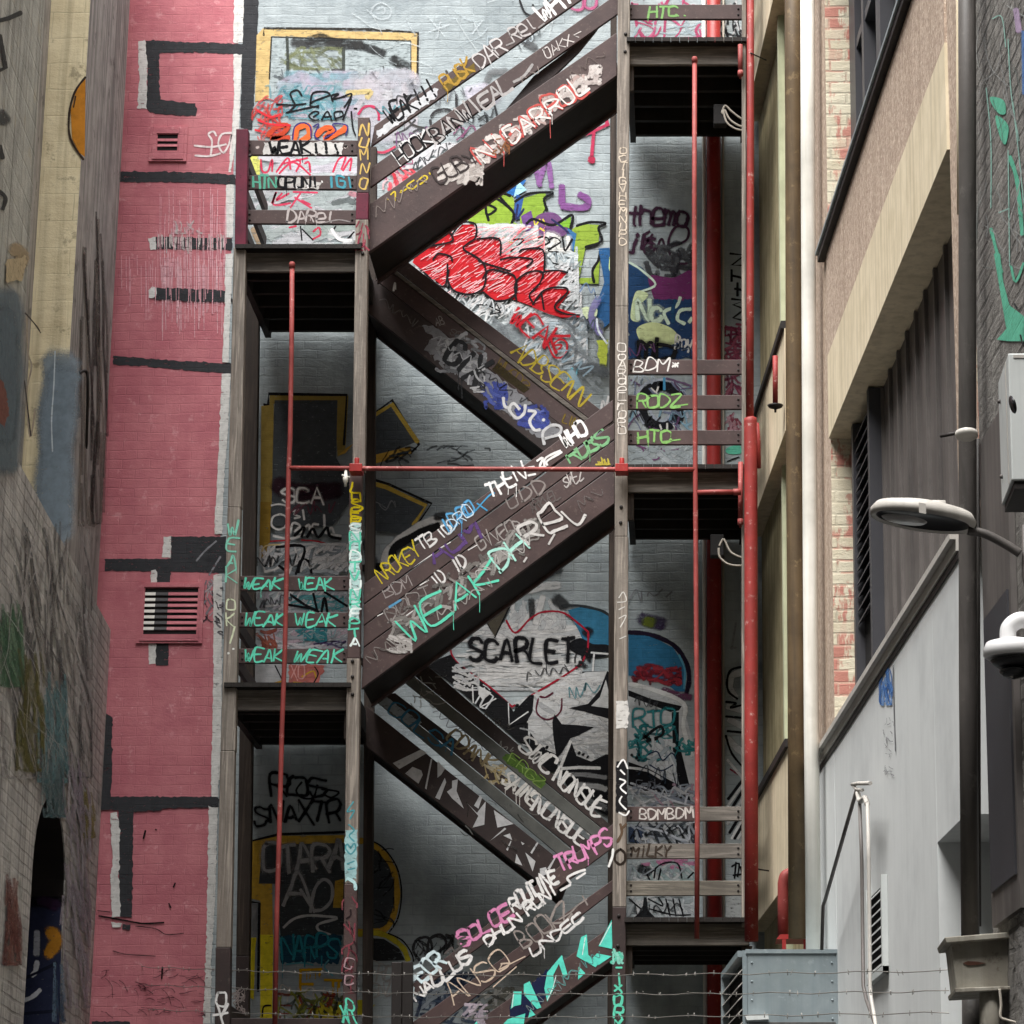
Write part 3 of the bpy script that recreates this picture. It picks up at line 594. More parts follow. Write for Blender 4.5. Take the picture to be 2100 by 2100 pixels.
# grey metal box with a camera, upper right
yb = 10.5; z0, z1 = front(yb).at(2071, 985).z, front(yb).at(2071, 724).z; xl = front(yb).at(2071, 850).x; xr = RP(yb, 0).x + .02; yb2 = yb + .36
o = MB().box(xl, xr, yb, yb2, z0, z1).build('equipment_box', [m_box], None, .006); tag(o, 'pale grey steel equipment box on the charcoal brick wall', 'metal box')
MB().box(xl + .01, xr, yb + .01, yb2 - .01, z0 - .03, z0 - .001).build('base_tray', [m_black], o)
MB().box(xl - .003, xl - .0005, yb + .08, yb + .09, z0 + .01, z1 - .01).box(xl + .02, xr, yb - .003, yb - .0005, z1 - .02, z1 - .008).build('door_seam', [m_lamp], o)
mb = MB()
for zz in (z0 + .1, z1 - .1): mb.lathe((xl, yb + .3, zz), (-1, 0, 0), [(0, .009), (.008, .009), (.012, .004)], 10)
mb.build('bolt_heads', [m_metaldk], o)
c0 = front(10.25).at(2092, 826)
o = MB().lathe(c0, (.93, .2, .3), [(-.03, .045), (-.03, .05), (.1, .05), (.3, .05), (.31, .03)], 26).build('bullet_camera', [m_cctv]); tag(o, 'white tubular security camera in front of the grey box', 'camera')
MB().lathe(c0, (.93, .2, .3), [(-.031, .0), (-.0305, .034)], 26).build('lens', [m_blackpl], o)
# dome camera
c0 = front(12.0).at(2078, 1345); s = .0021
o = MB().lathe(c0, (0, 0, 1), [(-.008, .116), (.0, .127), (.03, .127), (.055, .115), (.07, .06), (.075, 0)], 36).build('dome_camera', [m_cctv]); tag(o, 'white dome security camera on a curved white arm', 'camera')
MB().lathe(c0, (0, 0, 1), [(-.0222, .1), (-.036, .088), (-.048, .07), (-.052, 0)], 36).build('camera_ring', [m_blackpl], o)
MB().lathe(c0 + Vector((0, 0, -.06)), (0, 0, -1), [(0, .062), (.012, .06), (.03, .045), (.042, .0)], 28).build('dome_glass', [m_glass], o)
MB().tube(arc3([c0 + Vector((-.02, 0, .06)), c0 + Vector((-.015, 0, .12)), c0 + Vector((.03, 0, .155)), c0 + Vector((.09, .02, .15)), c0 + Vector((.2, .1, .13))]), .036, 18).build('arm', [m_cctv], o)
# street lamp
ly = 12.0; pl = front(ly); c0 = pl.at(1893, 1062); ax = Vector((-.04, -.03, 1)); e0, e1 = pl.at(1783, 1047), pl.at(1996, 1078)
hm = MB(); ang = math.atan2(e1.z - e0.z, e1.x - e0.x); Lh = (e1 - e0).length / 2; N = 40
rings = [(-.012, .90), (-.02, 1.0), (.012, 1.02), (.04, .93), (.058, .6), (.064, .0001)]
def lampring(h, r):
    out = []
    for k in range(N):
        t = 2 * math.pi * k / N; x = math.cos(t) * Lh * r; y = math.sin(t) * .155 * r
        out.append(c0 + Vector((x * math.cos(ang) - h * math.sin(ang), y, x * math.sin(ang) + h * math.cos(ang))))
    return out
def loft(mb, rs, m=0):
    i = len(mb.v); n_ = len(rs[0])
    for r_ in rs: mb.v += [Vector(p) for p in r_]; mb.a += [1.0] * n_
    for q in range(len(rs) - 1):
        for k in range(n_):
            k2 = (k + 1) % n_; mb.f.append((i + q*n_ + k, i + q*n_ + k2, i + (q+1)*n_ + k2, i + (q+1)*n_ + k)); mb.m.append(m); mb.sm.append(True)
loft(hm, [lampring(*r) for r in rings]); LH = hm.build('street_lamp', [m_lamp]); tag(LH, 'oval grey street lamp on a dark bent arm above the grey wall', 'street lamp')
hm = MB(); loft(hm, [lampring(-.012, .9), lampring(.01, .85), lampring(.012, .0001)]); hm.build('reflector', [m_blackpl], LH)
hm = MB(); rs = []
for h, r in ((-.006, .44), (-.014, .4), (-.018, .0001)): rs.append([p + Vector((-.08, 0, -.0)) for p in lampring(h, r)])
loft(hm, rs); hm.build('lens', [m_lens], LH)
MB().prism([c0 + Vector((x, -.158, z)) for x, z in ((-.03, -.02), (.0, -.025), (.0, .02), (-.03, .025))], (0, .004, 0)).build('latch', [m_lamp], LH)
MB().tube([c0 + Vector((.03, .02, .055)), c0 + Vector((.10, .02, .06))], [.03, .024], 14).build('photocell', [m_lamp], LH)
am = arc3([pl.at(1985, 1088), pl.at(2020, 1095), pl.at(2060, 1115), pl.at(2092, 1135)]); MB().tube(am, .02, 14).build('arm', [m_blackpipe], LH)
MB().tube([pl.at(2093, 1075) + Vector((.02, .02, 0)), pl.at(2094, 1180) + Vector((.02, .02, 0)), pl.at(2104, 1260) + Vector((.03, .02, 0))], [.012, .016, .01], 10).build('wall_bracket', [m_blackpipe], LH)
# tube frame on the grey wall
pg = rside(.12); G3 = lambda cr: [pg.at(*k) for k in px(cr)]
TF = empty('service_conduits', G3('s 1770,1640')[0], 'thin grey and dark conduits hung from a bracket on the pale grey wall', 'conduits')
MB().tube(G3('P 862,250 765,590 665,940 648,990 640,1270'), .012, 12).build('diagonal_conduit', [m_metaldk], TF)
MB().tube(G3('P 882,335 895,700 905,1500 925,1590 980,1745 1010,1850'), .011, 12).build('dark_conduit', [m_metaldk], TF)
MB().tube(G3('P 932,330 940,700 948,1500 952,1560 975,1700 1000,1850'), .011, 12).build('white_conduit', [m_lamp], TF)
MB().tube(G3('P 835,215 870,208 950,206'), .012, 10).tube(G3('P 835,215 860,245 900,250'), .01, 10).build('bracket', [m_lamp], TF)
MB().tube(arc3(G3('P 870,270 885,320 915,300 930,340')), .016, 12).build('conduit_elbow', [m_lamp], TF)
for c in ('P 765,590', 'P 935,460', 'P 945,1060', 'P 905,780'): MB().lathe(G3(c)[0], (0, 0, 1), [(-.02, .012), (-.02, .024), (.02, .024), (.02, .012)], 12).build('saddle', [m_lamp], TF)
# galvanised duct box
y0, y1 = 18.85, 20.2; zt = Z(1600, 1949, y0); xl = front(y0).at(1526, 2000).x; xr = front(y0).at(1719, 2000).x
ow = RP(y0, 0).x - xl - .02
DB = MB().side(RP, y0, y1, 1.2, zt, 0, ow).build('duct_box', [m_galv], None, .006); tag(DB, 'galvanised sheet metal duct box standing off the right hand wall', 'duct box')
MB().side(RP, y0 + .05, y1 - .05, 1.2, zt - .05, ow + .001, ow + .004).build('louvre_backing', [m_dark], DB)
mb = MB()
for k in range(30):
    z = zt - .1 - k * .085
    mb.hexa([RP(y0 + .04, z, ow + .006), RP(y0 + .04, z - .05, ow + .055), RP(y1 - .04, z - .05, ow + .055), RP(y1 - .04, z, ow + .006), RP(y0 + .04, z + .008, ow + .006), RP(y0 + .04, z - .042, ow + .055), RP(y1 - .04, z - .042, ow + .055), RP(y1 - .04, z + .008, ow + .006)])
mb.build('louvre_slats', [m_lamp], DB)
mb = MB(); mb.side(RP, y0, y0 + .02, 1.2, zt, ow + .0005, ow + .03); mb.side(RP, y1 - .04, y1, 1.2, zt, ow + .0005, ow + .06); mb.side(RP, y0 + .02, y1 - .04, zt - .04, zt, ow + .0005, ow + .06); mb.build('louvre_frame', [m_galv], DB)
MB().box(xl + .01, xr + .01, y0 - .012, y0, zt - .02, zt + .006).box(xr - .012, xr - .002, y0 - .008, y0, 1.2, zt - .02).build('folded_edge', [m_galv], DB)
mb = MB()
for k in range(7):
    for xx in (xl + .05, xr - .04): mb.lathe((xx, y0 - .0, zt - .08 - k * .12), (0, -1, 0), [(0, .008), (.005, .007), (.007, .002)], 8)
mb.build('rivets', [m_galv], DB)
MB().box(xl + .03, xr - .02, y0 - .003, y0 - .0005, zt - .47, zt - .462).build('sheet_seam', [m_metaldk], DB)
MB().prism(line3('s 1528,2083 1575,2079 1577,2090 1532,2092', front(y0 - .1)), (0, .095, 0)).build('outlet_hood', [m_box], DB)
# red elbow and frame above the duct box
a = rside(.16); q = [a.at(*k) for k in px('s 1606,1935 1606,1850 1606,1812')]
o = MB().tube(q + arc3([q[-1] + Vector((.0, 0, .0)), q[-1] + Vector((.02, .0, .06)), q[-1] + Vector((.09, .02, .08)), q[-1] + Vector((.16, .03, .08))])[1:], .04, 18).build('vent_pipe', [m_red]); tag(o, 'stubby red elbow pipe turning into the wall above the duct box', 'pipe')
for c in ('s 1606,1838', 's 1606,1856'): MB().lathe(a.at(*px(c)[0]), (0, 0, 1), [(-.006, .04), (-.006, .045), (.006, .045), (.006, .04)], 18).build('joint_band', [m_reddk], o)
q = line3('s 1600,1916 1658,1916 1658,1926 1592,1926', front(20.3)); o = MB().prism(q, (0, .3, 0)).build('angle_frame', [m_reddk]); tag(o, 'low dark red steel frame on top of the duct box', 'frame')
MB().prism(line3('s 1604,1926.5 1612,1926.5 1612,1950 1604,1950', front(20.3)), (0, .05, 0)).build('leg', [m_reddk], o)
MB().prism(line3('s 1648,1926.5 1656,1926.5 1656,1950 1648,1950', front(20.3)), (0, .05, 0)).build('leg', [m_reddk], o)
# barbed wires from the left corner to the right hand building
for k, (ya, yb, lab) in enumerate(((1979, 1991, 'uppermost'), (2015, 2033, 'middle'), (2066, 2077, 'lowest'))):
    A_ = front(22.9).at(197, ya); A_ = lside(.0).at(204, ya); C_ = rside(.02).at(1946, yb); n = 46
    pts = [A_.lerp(C_, i / 60) + Vector((0, 0, -.05 * math.sin(math.pi * i / 60) + .006 * math.sin(i * 1.7 + k))) for i in range(61)]
    wb = MB().tube(pts, .0027, 5); rnd = random.Random(k)
    for i in range(60):
        p = pts[i].lerp(pts[i+1], rnd.random())
        for s_ in (-1, 1):
            d = Vector((rnd.uniform(-.3, .3), rnd.uniform(-1, 1), s_ * rnd.uniform(.5, 1))).normalized() * .016; wb.tube([p - d, p + d], .0018, 4)
    o = wb.build('barbed_wire', [m_wire]); tag(o, lab + ' of three barbed wires strung across the foot of the alley', 'barbed wire', 'barbed wires')
# ================================================================== graffiti: lettering and painted shapes lie a few millimetres on the surface they are painted on
FONT = {
'A':'00 26 40|12 32','B':'00 06 26 35 34 23 03|23 32 41 30 00','C':'45 36 16 05 01 10 30 41','D':'00 06 26 44 42 20 00','E':'40 00 06 46|03 33','F':'00 06 46|03 33',
'G':'45 36 16 05 01 10 30 41 43 23','H':'00 06|40 46|03 43','I':'20 26','J':'46 41 30 10 01','K':'00 06|46 03 40','L':'06 00 40','M':'00 06 23 46 40','N':'00 06 40 46',
'O':'16 05 01 10 30 41 45 36 16','P':'00 06 36 45 44 33 03','Q':'16 05 01 10 30 41 45 36 16|22 40','R':'00 06 36 45 44 33 03|23 40','S':'45 36 16 05 04 42 41 30 10 01',
'T':'06 46|26 20','U':'06 01 10 30 41 46','V':'06 20 46','W':'06 10 24 30 46','X':'00 46|06 40','Y':'06 23 46|23 20','Z':'06 46 00 40','!':'26 22|20 21','$':'45 36 16 05 04 42 41 30 10 01|27 2-',
'0':'16 05 01 10 30 41 45 36 16','2':'05 16 36 45 44 00 40','3':'05 16 36 45 34 23|34 42 41 30 10 01','4':'30 36 02 42','5':'46 06 03 33 42 41 30 00','6':'46 16 03 01 10 30 41 32 12 01','<':'45 03 41','*':'14 32|34 12|13 33|24 22',
'a':'43 34 14 02 10 30 42|44 40','e':'02 42 44 35 15 04 01 10 40','l':'26 21 30','h':'06 00|03 14 34 43 40','m':'04 00|03 14 23 20|23 34 43 40','o':'14 03 01 10 30 41 43 34 14','i':'24 20|26 25','s':'44 14 03 42 31 00','j':'34 3- 1-|36 35','f':'46 26 15 10|04 34','p':'04 0-|04 34 42 30 00','t':'26 21 30|04 44','n':'04 00|03 14 34 43 40','d':'46 40|43 34 14 02 10 30 42','k':'06 00|44 02 40','y':'04 11 32|44 2-','c':'43 34 14 03 01 10 30 41','r':'04 00|02 14 34','u':'04 01 10 30 41 44|41 40','g':'43 34 14 02 10 30 43 4- 1-','w':'04 10 23 30 44','z':'04 44 00 40','b':'06 00 30 41 43 34 04','^':'02 26 42',';':'21 20','-':'03 43','.':'20 21',"'":'26 25'}
NPIECE = [0]; TOPS = {}
class Piece:
    """one painted piece on one plane; coordinates are picture measurements taken in an enlarged crop"""
    def __init__(s, name, parent, plane, crop, axis='X', label=None, seed=None, off=.0025):
        NPIECE[0] += 1; s.name = name; s.par = parent; s.pl = plane; s.cr = crop; s.ax = axis; s.lab = label
        s.mb = MB(); s.ms = []; s.rnd = random.Random(seed if seed is not None else NPIECE[0]); s.o = s.o0 = off; s.step = .00002; s.op = 1.0
    def mat(s, c, soft, worn):
        m = paint(c, s.ax, soft, worn, s.op)
        if m not in s.ms: s.ms.append(m)
        return s.ms.index(m)
    def P(s, pts):
        x0, y0, f = CROP[s.cr]; return [Vector((x0 + p[0] * f, y0 + p[1] * f)) for p in pts]
    @staticmethod
    def pts(t):
        return [tuple(float(q) for q in a.split(',')) for a in t.split()] if isinstance(t, str) else t
    def fill(s, c, pts, sm=False, worn=.35, rag=0):
        P = s.P(s.pts(pts)); P = smooth(P, 6, True) if sm else P
        if rag:
            Q = []; f = CROP[s.cr][2]
            for k in range(len(P)):
                a, b = P[k], P[(k + 1) % len(P)]; n = max(1, int((b - a).length / 5))
                Q += [a.lerp(b, i / n) + Vector((s.rnd.gauss(0, rag), s.rnd.gauss(0, rag))) * f for i in range(n)]
            P = Q
        s.o += s.step; s.mb.face([s.pl.at(p.x, p.y, s.o) for p in P], s.mat(c, .2, worn)); return s
    def stroke_px(s, P, w, c, soft=.25, worn=.4, sm=True, jit=.0, closed=False, taper=False, chis=False):
        """P in source pixels, w in source pixels"""
        P = [Vector(p) for p in P]
        if jit: P = [p + Vector((s.rnd.gauss(0, jit), s.rnd.gauss(0, jit))) for p in P]
        if closed: P = P + [P[0]]
        if sm and len(P) > 2: P = smooth(P, 5)
        Q = [P[0]]
        for p in P[1:]:
            if (p - Q[-1]).length > .4: Q.append(p)
        if len(Q) < 2: Q.append(Q[0] + Vector((.8, 0)))
        s.o += s.step; mi = s.mat(c, soft, worn); h = w / 2; hi = h * .55
        rows = []; n = len(Q)
        t0 = (Q[1] - Q[0]).normalized(); t1 = (Q[-1] - Q[-2]).normalized()
        Q2 = [Q[0] - t0 * h * .75] + Q + [Q[-1] + t1 * h * .75]; E = [0.0] + [1.0] * n + [0.0]
        for k, p in enumerate(Q2):
            a = Q2[max(k - 1, 0)]; b = Q2[min(k + 1, len(Q2) - 1)]; t = (b - a)
            t = t.normalized() if t.length > 1e-6 else Vector((1, 0)); nn = Vector((-t.y, t.x))
            f = (1 if E[k] else .45) * (1 + .1 * math.sin(k * 1.3 + s.o * 9e3))
            f *= .72 + .5 * abs(math.sin(math.atan2(t.y, t.x) - .75)) ** 1.5 if chis else 1
            if taper: f *= 1 - .75 * k / len(Q2)
            rows.append([(p + nn * h * f, 0.0), (p + nn * hi * f, E[k]), (p - nn * hi * f, E[k]), (p - nn * h * f, 0.0)])
        for a, b in zip(rows[:-1], rows[1:]):
            for j in range(3):
                q = [a[j], a[j+1], b[j+1], b[j]]
                s.mb.face([s.pl.at(v.x, v.y, s.o) for v, _ in q], mi, False, [e for _, e in q])
        return s
    def line(s, c, w, t, sm=True, soft=.25, worn=.4, closed=False, jit=0, taper=False):
        """strokes separated by | ; w in crop pixels"""
        f = CROP[s.cr][2]
        for part in (t.split('|') if isinstance(t, str) else [t]):
            s.stroke_px(s.P(s.pts(part)), w * f, c, soft, worn, sm, jit * f, closed, taper)
        return s
    def text(s, c, w, txt, x0, y0, x1, y1, h, slant=0., jit=.5, soft=.2, worn=.3, gap=.15, round_=False, upright=False):
        """hand lettering from (x0,y0) to (x1,y1) along the baseline, h = height, all in crop pixels"""
        slant += s.rnd.gauss(.05, .08); round_ = round_ or s.rnd.random() < .45; n = len(txt); d = Vector((x1 - x0, y1 - y0)); adv = d / n; L = adv.length; u = adv.normalized()
        up = Vector((u.y, -u.x)) if not upright else Vector((0, -1))
        f = CROP[s.cr][2]
        for i, ch in enumerate(txt):
            g = FONT.get(ch)
            if not g: continue
            hs = h * (1 + s.rnd.uniform(-.08, .08)); dy = s.rnd.uniform(-.06, .06) * h; hs *= s.rnd.uniform(.9, 1.12); rot = s.rnd.gauss(0, .09); tw = s.rnd.gauss(0, .1)
            for st in g.split('|'):
                P = []
                for q in st.split():
                    gx = int(q[0]) / 4; gy = (-1.5 if q[1] == '-' else int(q[1])) / 6
                    gx += s.rnd.gauss(0, jit * .11) + rot * (gy - .5) + tw * gx * (gy - .5); gy += s.rnd.gauss(0, jit * .07) - rot * (gx - .5) * .8
                    v = Vector((x0, y0)) + adv * i + u * (L * (1 - gap) * gx + L * gap / 2 + slant * gy * hs) + up * (gy * hs + dy); P.append(v)
                
                if len(P) > 1 and s.rnd.random() < .6: P[-1] = P[-1] + (P[-1] - P[-2]) * s.rnd.uniform(0, .16)
                if len(P) > 1 and s.rnd.random() < .4: P[0] = P[0] + (P[0] - P[1]) * s.rnd.uniform(0, .12)
                if len(P) == 2 or (len(P) == 3 and s.rnd.random() < .5):
                    m_ = P[0].lerp(P[1], .5) + Vector((s.rnd.gauss(0, h * .02), s.rnd.gauss(0, h * .02))); P = [P[0], m_] + P[1:]
                if s.ax and w >= 16:
                    s.op = .3; s.stroke_px(s.P(P), w * f * 2.0, c, .5, .4, sm=(len(P) > 3 or round_)); s.op = 1.0
                if w >= 15 and s.rnd.random() < .16:
                    q_ = s.P(P)[0]; L_ = s.rnd.uniform(.3, 1.1) * h * f; s.stroke_px([q_, q_ + Vector((s.rnd.gauss(0, .4), L_ * .5)), q_ + Vector((s.rnd.gauss(0, .6), L_))], max(1.3, w * f * .28), c, .3, .4)
                s.stroke_px(s.P(P), w * f * 1.12 * s.rnd.uniform(.85, 1.15), c, max(soft, .3), max(worn, .28), sm=(len(P) > 3 or round_), jit=0, chis=True)
        return s
    def scrib(s, cols, box, n, ln, w, ang=0, spread=.5, soft=.42, worn=.45, curl=.3, op=.78):
        """loose scribbled strokes inside a box (crop pixels)"""
        x0, y0, x1, y1 = box; f = CROP[s.cr][2]; s.op = op
        for k in range(n):
            a = math.radians(ang) + s.rnd.gauss(0, spread); p = Vector((s.rnd.uniform(x0, x1), s.rnd.uniform(y0, y1))); P = [p]
            for j in range(s.rnd.randint(2, 4)):
                a += s.rnd.gauss(0, curl); p = p + Vector((math.cos(a), math.sin(a))) * ln * s.rnd.uniform(.25, .5)
                p = Vector((min(max(p.x, x0 - 10), x1 + 10), min(max(p.y, y0 - 10), y1 + 10))); P.append(p)
            s.stroke_px(s.P(P), w * f * s.rnd.uniform(.6, 1.4), s.rnd.choice(cols), soft, worn)
        s.op = 1.0; return s
    def loops(s, c, w, x0, y0, x1, y1, h, n, worn=.45, soft=.3, op=.8):
        """a running illegible scrawl along a line"""
        a, b = Vector((x0, y0)), Vector((x1, y1)); u = (b - a).normalized(); up = Vector((u.y, -u.x)); P = []; s.op = op
        for k in range(n):
            t = (k + s.rnd.uniform(-.35, .45)) / n; hh = s.rnd.uniform(.55, 1.1) if k % 2 else s.rnd.uniform(-.25, .35)
            P.append(a.lerp(b, t) + up * h * hh + u * s.rnd.gauss(0, h * .22))
            if s.rnd.random() < .16 and len(P) > 2:
                s.stroke_px(s.P(P), w * CROP[s.cr][2], c, soft, worn, chis=True); P = []
        if len(P) > 1: s.stroke_px(s.P(P), w * CROP[s.cr][2], c, soft, worn, chis=True)
        s.op = 1.0; return s
    def blob(s, c, pts, worn=.4, soft_w=40, n=7):
        """a soft sprayed patch: overlapping wide soft strokes along the given path"""
        f = CROP[s.cr][2]; s.op = .8; s.stroke_px(s.P(s.pts(pts)), soft_w * f, c, .5, worn); s.op = 1.0; return s
    def drips(s, c, w, box, n, lmin, lmax, soft=.3, worn=.5):
        x0, y0, x1, y1 = box; f = CROP[s.cr][2]
        for k in range(n):
            x = s.rnd.uniform(x0, x1); y = s.rnd.uniform(y0, y1); l = s.rnd.uniform(lmin, lmax)
            s.stroke_px(s.P([(x, y), (x + s.rnd.gauss(0, 2), y + l * .5), (x + s.rnd.gauss(0, 3), y + l)]), w * f * s.rnd.uniform(.6, 1.3), c, soft, worn)
        return s
    def done(s):
        key = (tuple(round(q, 3) for q in s.pl.n), round(s.pl.p.dot(s.pl.n), 3)); ta = s.pl.n.cross(Vector((0, 0, 1)))
        us = [v.dot(ta) for v in s.mb.v]; zs = [v.z for v in s.mb.v]
        if us:
            bb = (min(us), max(us), min(zs), max(zs)); base = 0
            for b2, top in TOPS.setdefault(key, []):
                if bb[0] < b2[1] and b2[0] < bb[1] and bb[2] < b2[3] and b2[2] < bb[3]: base = max(base, top)
            d = max(0, base - s.o0); TOPS[key].append((bb, s.o + d + .0001))
            s.mb.v = [v + s.pl.n * d for v in s.mb.v]
        o = s.mb.build(s.name, s.ms, s.par)
        if s.lab: o['label'] = s.lab
        return o
DK, WH, BK = '#3b3c3f', '#d9d8d4', '#17171a'
def wp(cr, label=None, name='graffiti', **k): return Piece(name, B, PW, cr, 'X', label, **k)

# ---- the pink wall: tall charcoal letters with white edges
p = wp('A', 'charcoal bracket letter with a white edge on the pink wall', 'painted_letter')
p.fill(WH, '1660,-60 1728,-60 1715,300 1650,305', rag=2).fill(WH, '1650,378 1712,378 1690,900 1632,1215 1618,1215 1655,700', rag=2).fill(WH, '1600,1305 1655,1305 1648,1680 1590,1680', rag=2)
p.fill(DK, '1728,-60 1832,-60 1818,300 1785,920 1700,905 1712,380 1718,300', rag=2)
p.fill(WH, '975,292 1030,285 1045,400 1040,700 1042,770 972,772 985,560', rag=3).fill(DK, '1030,285 1420,300 1722,312 1800,310 1800,372 1710,385 1400,372 1130,372 1125,500 1138,705 1290,722 1380,730 1398,770 1385,820 1240,815 1060,795 1035,770 1045,500', rag=3)
p.done()
p = wp('A', 'charcoal band across the pink wall', 'painted_letter').fill(DK, '830,1215 1250,1215 1665,1235 1668,1305 1200,1288 830,1288', rag=3); p.done()
p = wp('A', 'scratched charcoal bar with a white tip', 'painted_letter').fill(DK, '1100,1672 1640,1690 1640,1768 1100,1762', rag=3).line(WH, 55, '1072,1700 1085,1740').fill(WH, '1050,1690 1100,1672 1105,1765 1065,1768', rag=3)
p.drips('#c9bdbb', 9, (1120, 1650, 1600, 1690), 46, 50, 110, worn=.6).scrib(['#d8a9b0', '#c9c0be'], (1200, 1560, 1420, 1640), 26, 60, 12, 80, .3); p.done()
p = wp('A', 'pale paint runs down the pink wall', 'paint_drips').drips('#dfa9b1', 5, (1110, 1300, 1600, 1700), 50, 150, 620, worn=.55).drips('#e3b6bd', 5, (1120, 1760, 1590, 1900), 60, 120, 520, worn=.55); p.done()
p = wp('A', 'white spray script beside the small vent').line('#e6d9d8', 18, '1375,1030 1500,1040 1600,1020|1380,1100 1480,1105 1560,1085|1490,1105 1500,1000 1475,950 1510,930 1530,960|1640,940 1570,950 1545,1020 1580,1080 1620,1020 1640,950 1630,1090', worn=.2); p.done()
p = wp('E', 'charcoal bar with a white tip on the pink wall', 'painted_letter').fill(DK, '1080,240 1640,262 1640,348 1250,335 1090,322', rag=3).fill(WH, '1050,262 1075,232 1108,242 1108,300 1085,318 1050,312', rag=2); p.done()
p = wp('E', 'lower charcoal band across the pink wall', 'painted_letter').fill(DK, '800,722 1000,738 1300,762 1640,778 1640,850 1300,825 1000,795 800,788', rag=3); p.done()
p = wp('E', 'white stripe along the edge of the pink wall', 'painted_letter').fill(WH, '1595,0 1650,0 1625,520 1618,770 1572,770 1590,380', rag=2).fill(WH, '1570,850 1632,850 1610,1300 1585,1600 1572,1932 1520,1932 1545,1450', rag=2)
p.drips('#e0a7af', 6, (840, 0, 1560, 120), 30, 100, 420); p.done()
p = wp('I', 'charcoal T shaped letter with white ends', 'painted_letter').fill(WH, '1160,208 1215,205 1212,362 1145,352', rag=3).fill(DK, '1212,208 1600,208 1600,468 1200,455 740,450 740,365 1210,365', rag=2)
p.fill(WH, '1068,450 1100,442 1114,470 1108,900 1106,1108 1052,1112 1050,1000 1058,700', rag=2).fill(DK, '1112,452 1206,452 1200,800 1190,1120 1102,1122', rag=2)
p.line('#8d8d92', 16, '1390,380 1450,310 1530,240|1480,480 1560,350', worn=.7).scrib(['#8b8a90', '#3f3b40', '#b9adb0'], (1440, 500, 1570, 800), 26, 80, 16, 90, .5); p.done()
p = wp('I', 'white edge stripe continuing down the pink wall', 'painted_letter').fill(WH, '1522,0 1575,0 1572,190 1520,190', rag=2).fill(WH, '1510,480 1572,470 1568,1400 1555,1932 1496,1932 1510,1200', rag=2).scrib(['#3f3b40', '#77757a'], (1515, 560, 1565, 900), 14, 50, 14, 30); p.done()
p = wp('M', 'charcoal cross letter with a white edge low on the pink wall', 'painted_letter').fill(DK, '700,-270 750,-270 795,-235 790,200 782,322 1550,325 1548,402 1150,405 1140,425 945,430 940,800 935,1182 842,1165 838,420 700,418', rag=3)
p.fill(WH, '782,438 828,430 848,560 845,800 838,870 850,1000 850,1172 792,1182 782,900 800,760 785,600', rag=3).fill(WH, '785,1212 860,1218 855,1248 800,1250', rag=2).fill(DK, '868,1225 925,1230 922,1268 868,1262', rag=2)
p.fill(WH, '1496,0 1545,0 1545,325 1496,322', rag=2).fill(WH, '1480,395 1540,398 1530,800 1520,1100 1495,1500 1490,1932 1440,1932 1460,1300', rag=3); p.done()
p = wp('M', 'dark crack and holes in the pink wall', 'wall_crack').line('#1a1314', 16, '700,1168 800,1185 950,1212 1020,1222 1160,1215', soft=.15, worn=.1, taper=False).line('#3d2a2d', 8, '960,1240 1100,1258 1180,1300 1300,1290|800,1415 900,1440 1100,1452|690,1130 780,1140', worn=.3).line('#1c1517', 22, '1030,565 1015,620|1150,1530 1145,1610', worn=.2, taper=True).line('#1c1517', 14, '1100,555 1108,562|1240,935 1228,965|1195,1080 1210,1110')
p.scrib(['#5a2c37', '#48222c'], (700, 1560, 1440, 1880), 46, 90, 7, 4, .25, worn=.7).fill(DK, '650,1912 920,1915 930,1960 650,1960', rag=2); p.done()

# uneven roller patches over the grey wall
p = wp('v', 'uneven patches of grey and pale roller paint', 'roller_patches')
for k in range(34):
    x, y = p.rnd.uniform(480, 1410), p.rnd.uniform(0, 1900); p.op = p.rnd.uniform(.12, .3); l = p.rnd.uniform(60, 200)
    p.stroke_px(p.P([(x, y), (x + l * .5, y + p.rnd.uniform(-10, 10)), (x + l, y + p.rnd.uniform(-14, 14))]), p.rnd.uniform(40, 110), p.rnd.choice(['#98a3a8', '#b5c0c4', '#8f999e', '#a2aaac', '#c0c6c6']), .5, .6)
p.op = 1.0; p.done()
# ---- the big grey wall -------------------------------------------------------------------
YW, YD = '#c9ac66', '#a8914a'
p = wp('B', 'upper cream outlined frame with black haze', 'graffiti')
p.fill('#cdb27a', '205,200 1305,235 1300,300 1295,600 1255,600 1255,290 262,255 245,700 148,720 160,250', worn=.5).fill('#a9b4b6', '262,255 1252,288 1250,700 245,740', worn=.7).line('#33302c', 22, '210,250 212,200 1000,208 1302,232 1296,580', sm=False, worn=.7).line('#3a3833', 14, '265,262 1250,290 1252,600|265,262 250,560', sm=False, worn=.75)
p.blob('#2d2d2e', '520,300 600,265 720,300 850,320 960,345 1060,380', worn=.7, soft_w=75).blob('#3c3c3c', '420,300 620,320 900,320', worn=.8, soft_w=90).blob('#2b2b2b', '1120,420 1220,480', worn=.8, soft_w=90).blob('#454543', '1200,480 1180,540', worn=.8, soft_w=50)
p.scrib(['#848a68', '#8f9670', '#70765a'], (330, 350, 760, 480), 40, 150, 22, 20, .9, worn=.7, op=.5).line('#454a45', 26, '375,260 380,500 360,590|775,340 775,600', worn=.65).scrib(['#4b4d4f', '#6f767b'], (280, 480, 1200, 620), 40, 120, 16, 70, .8, worn=.75); p.done()
p = wp('B', 'layered lilac, teal and red haze above the left landing rail')
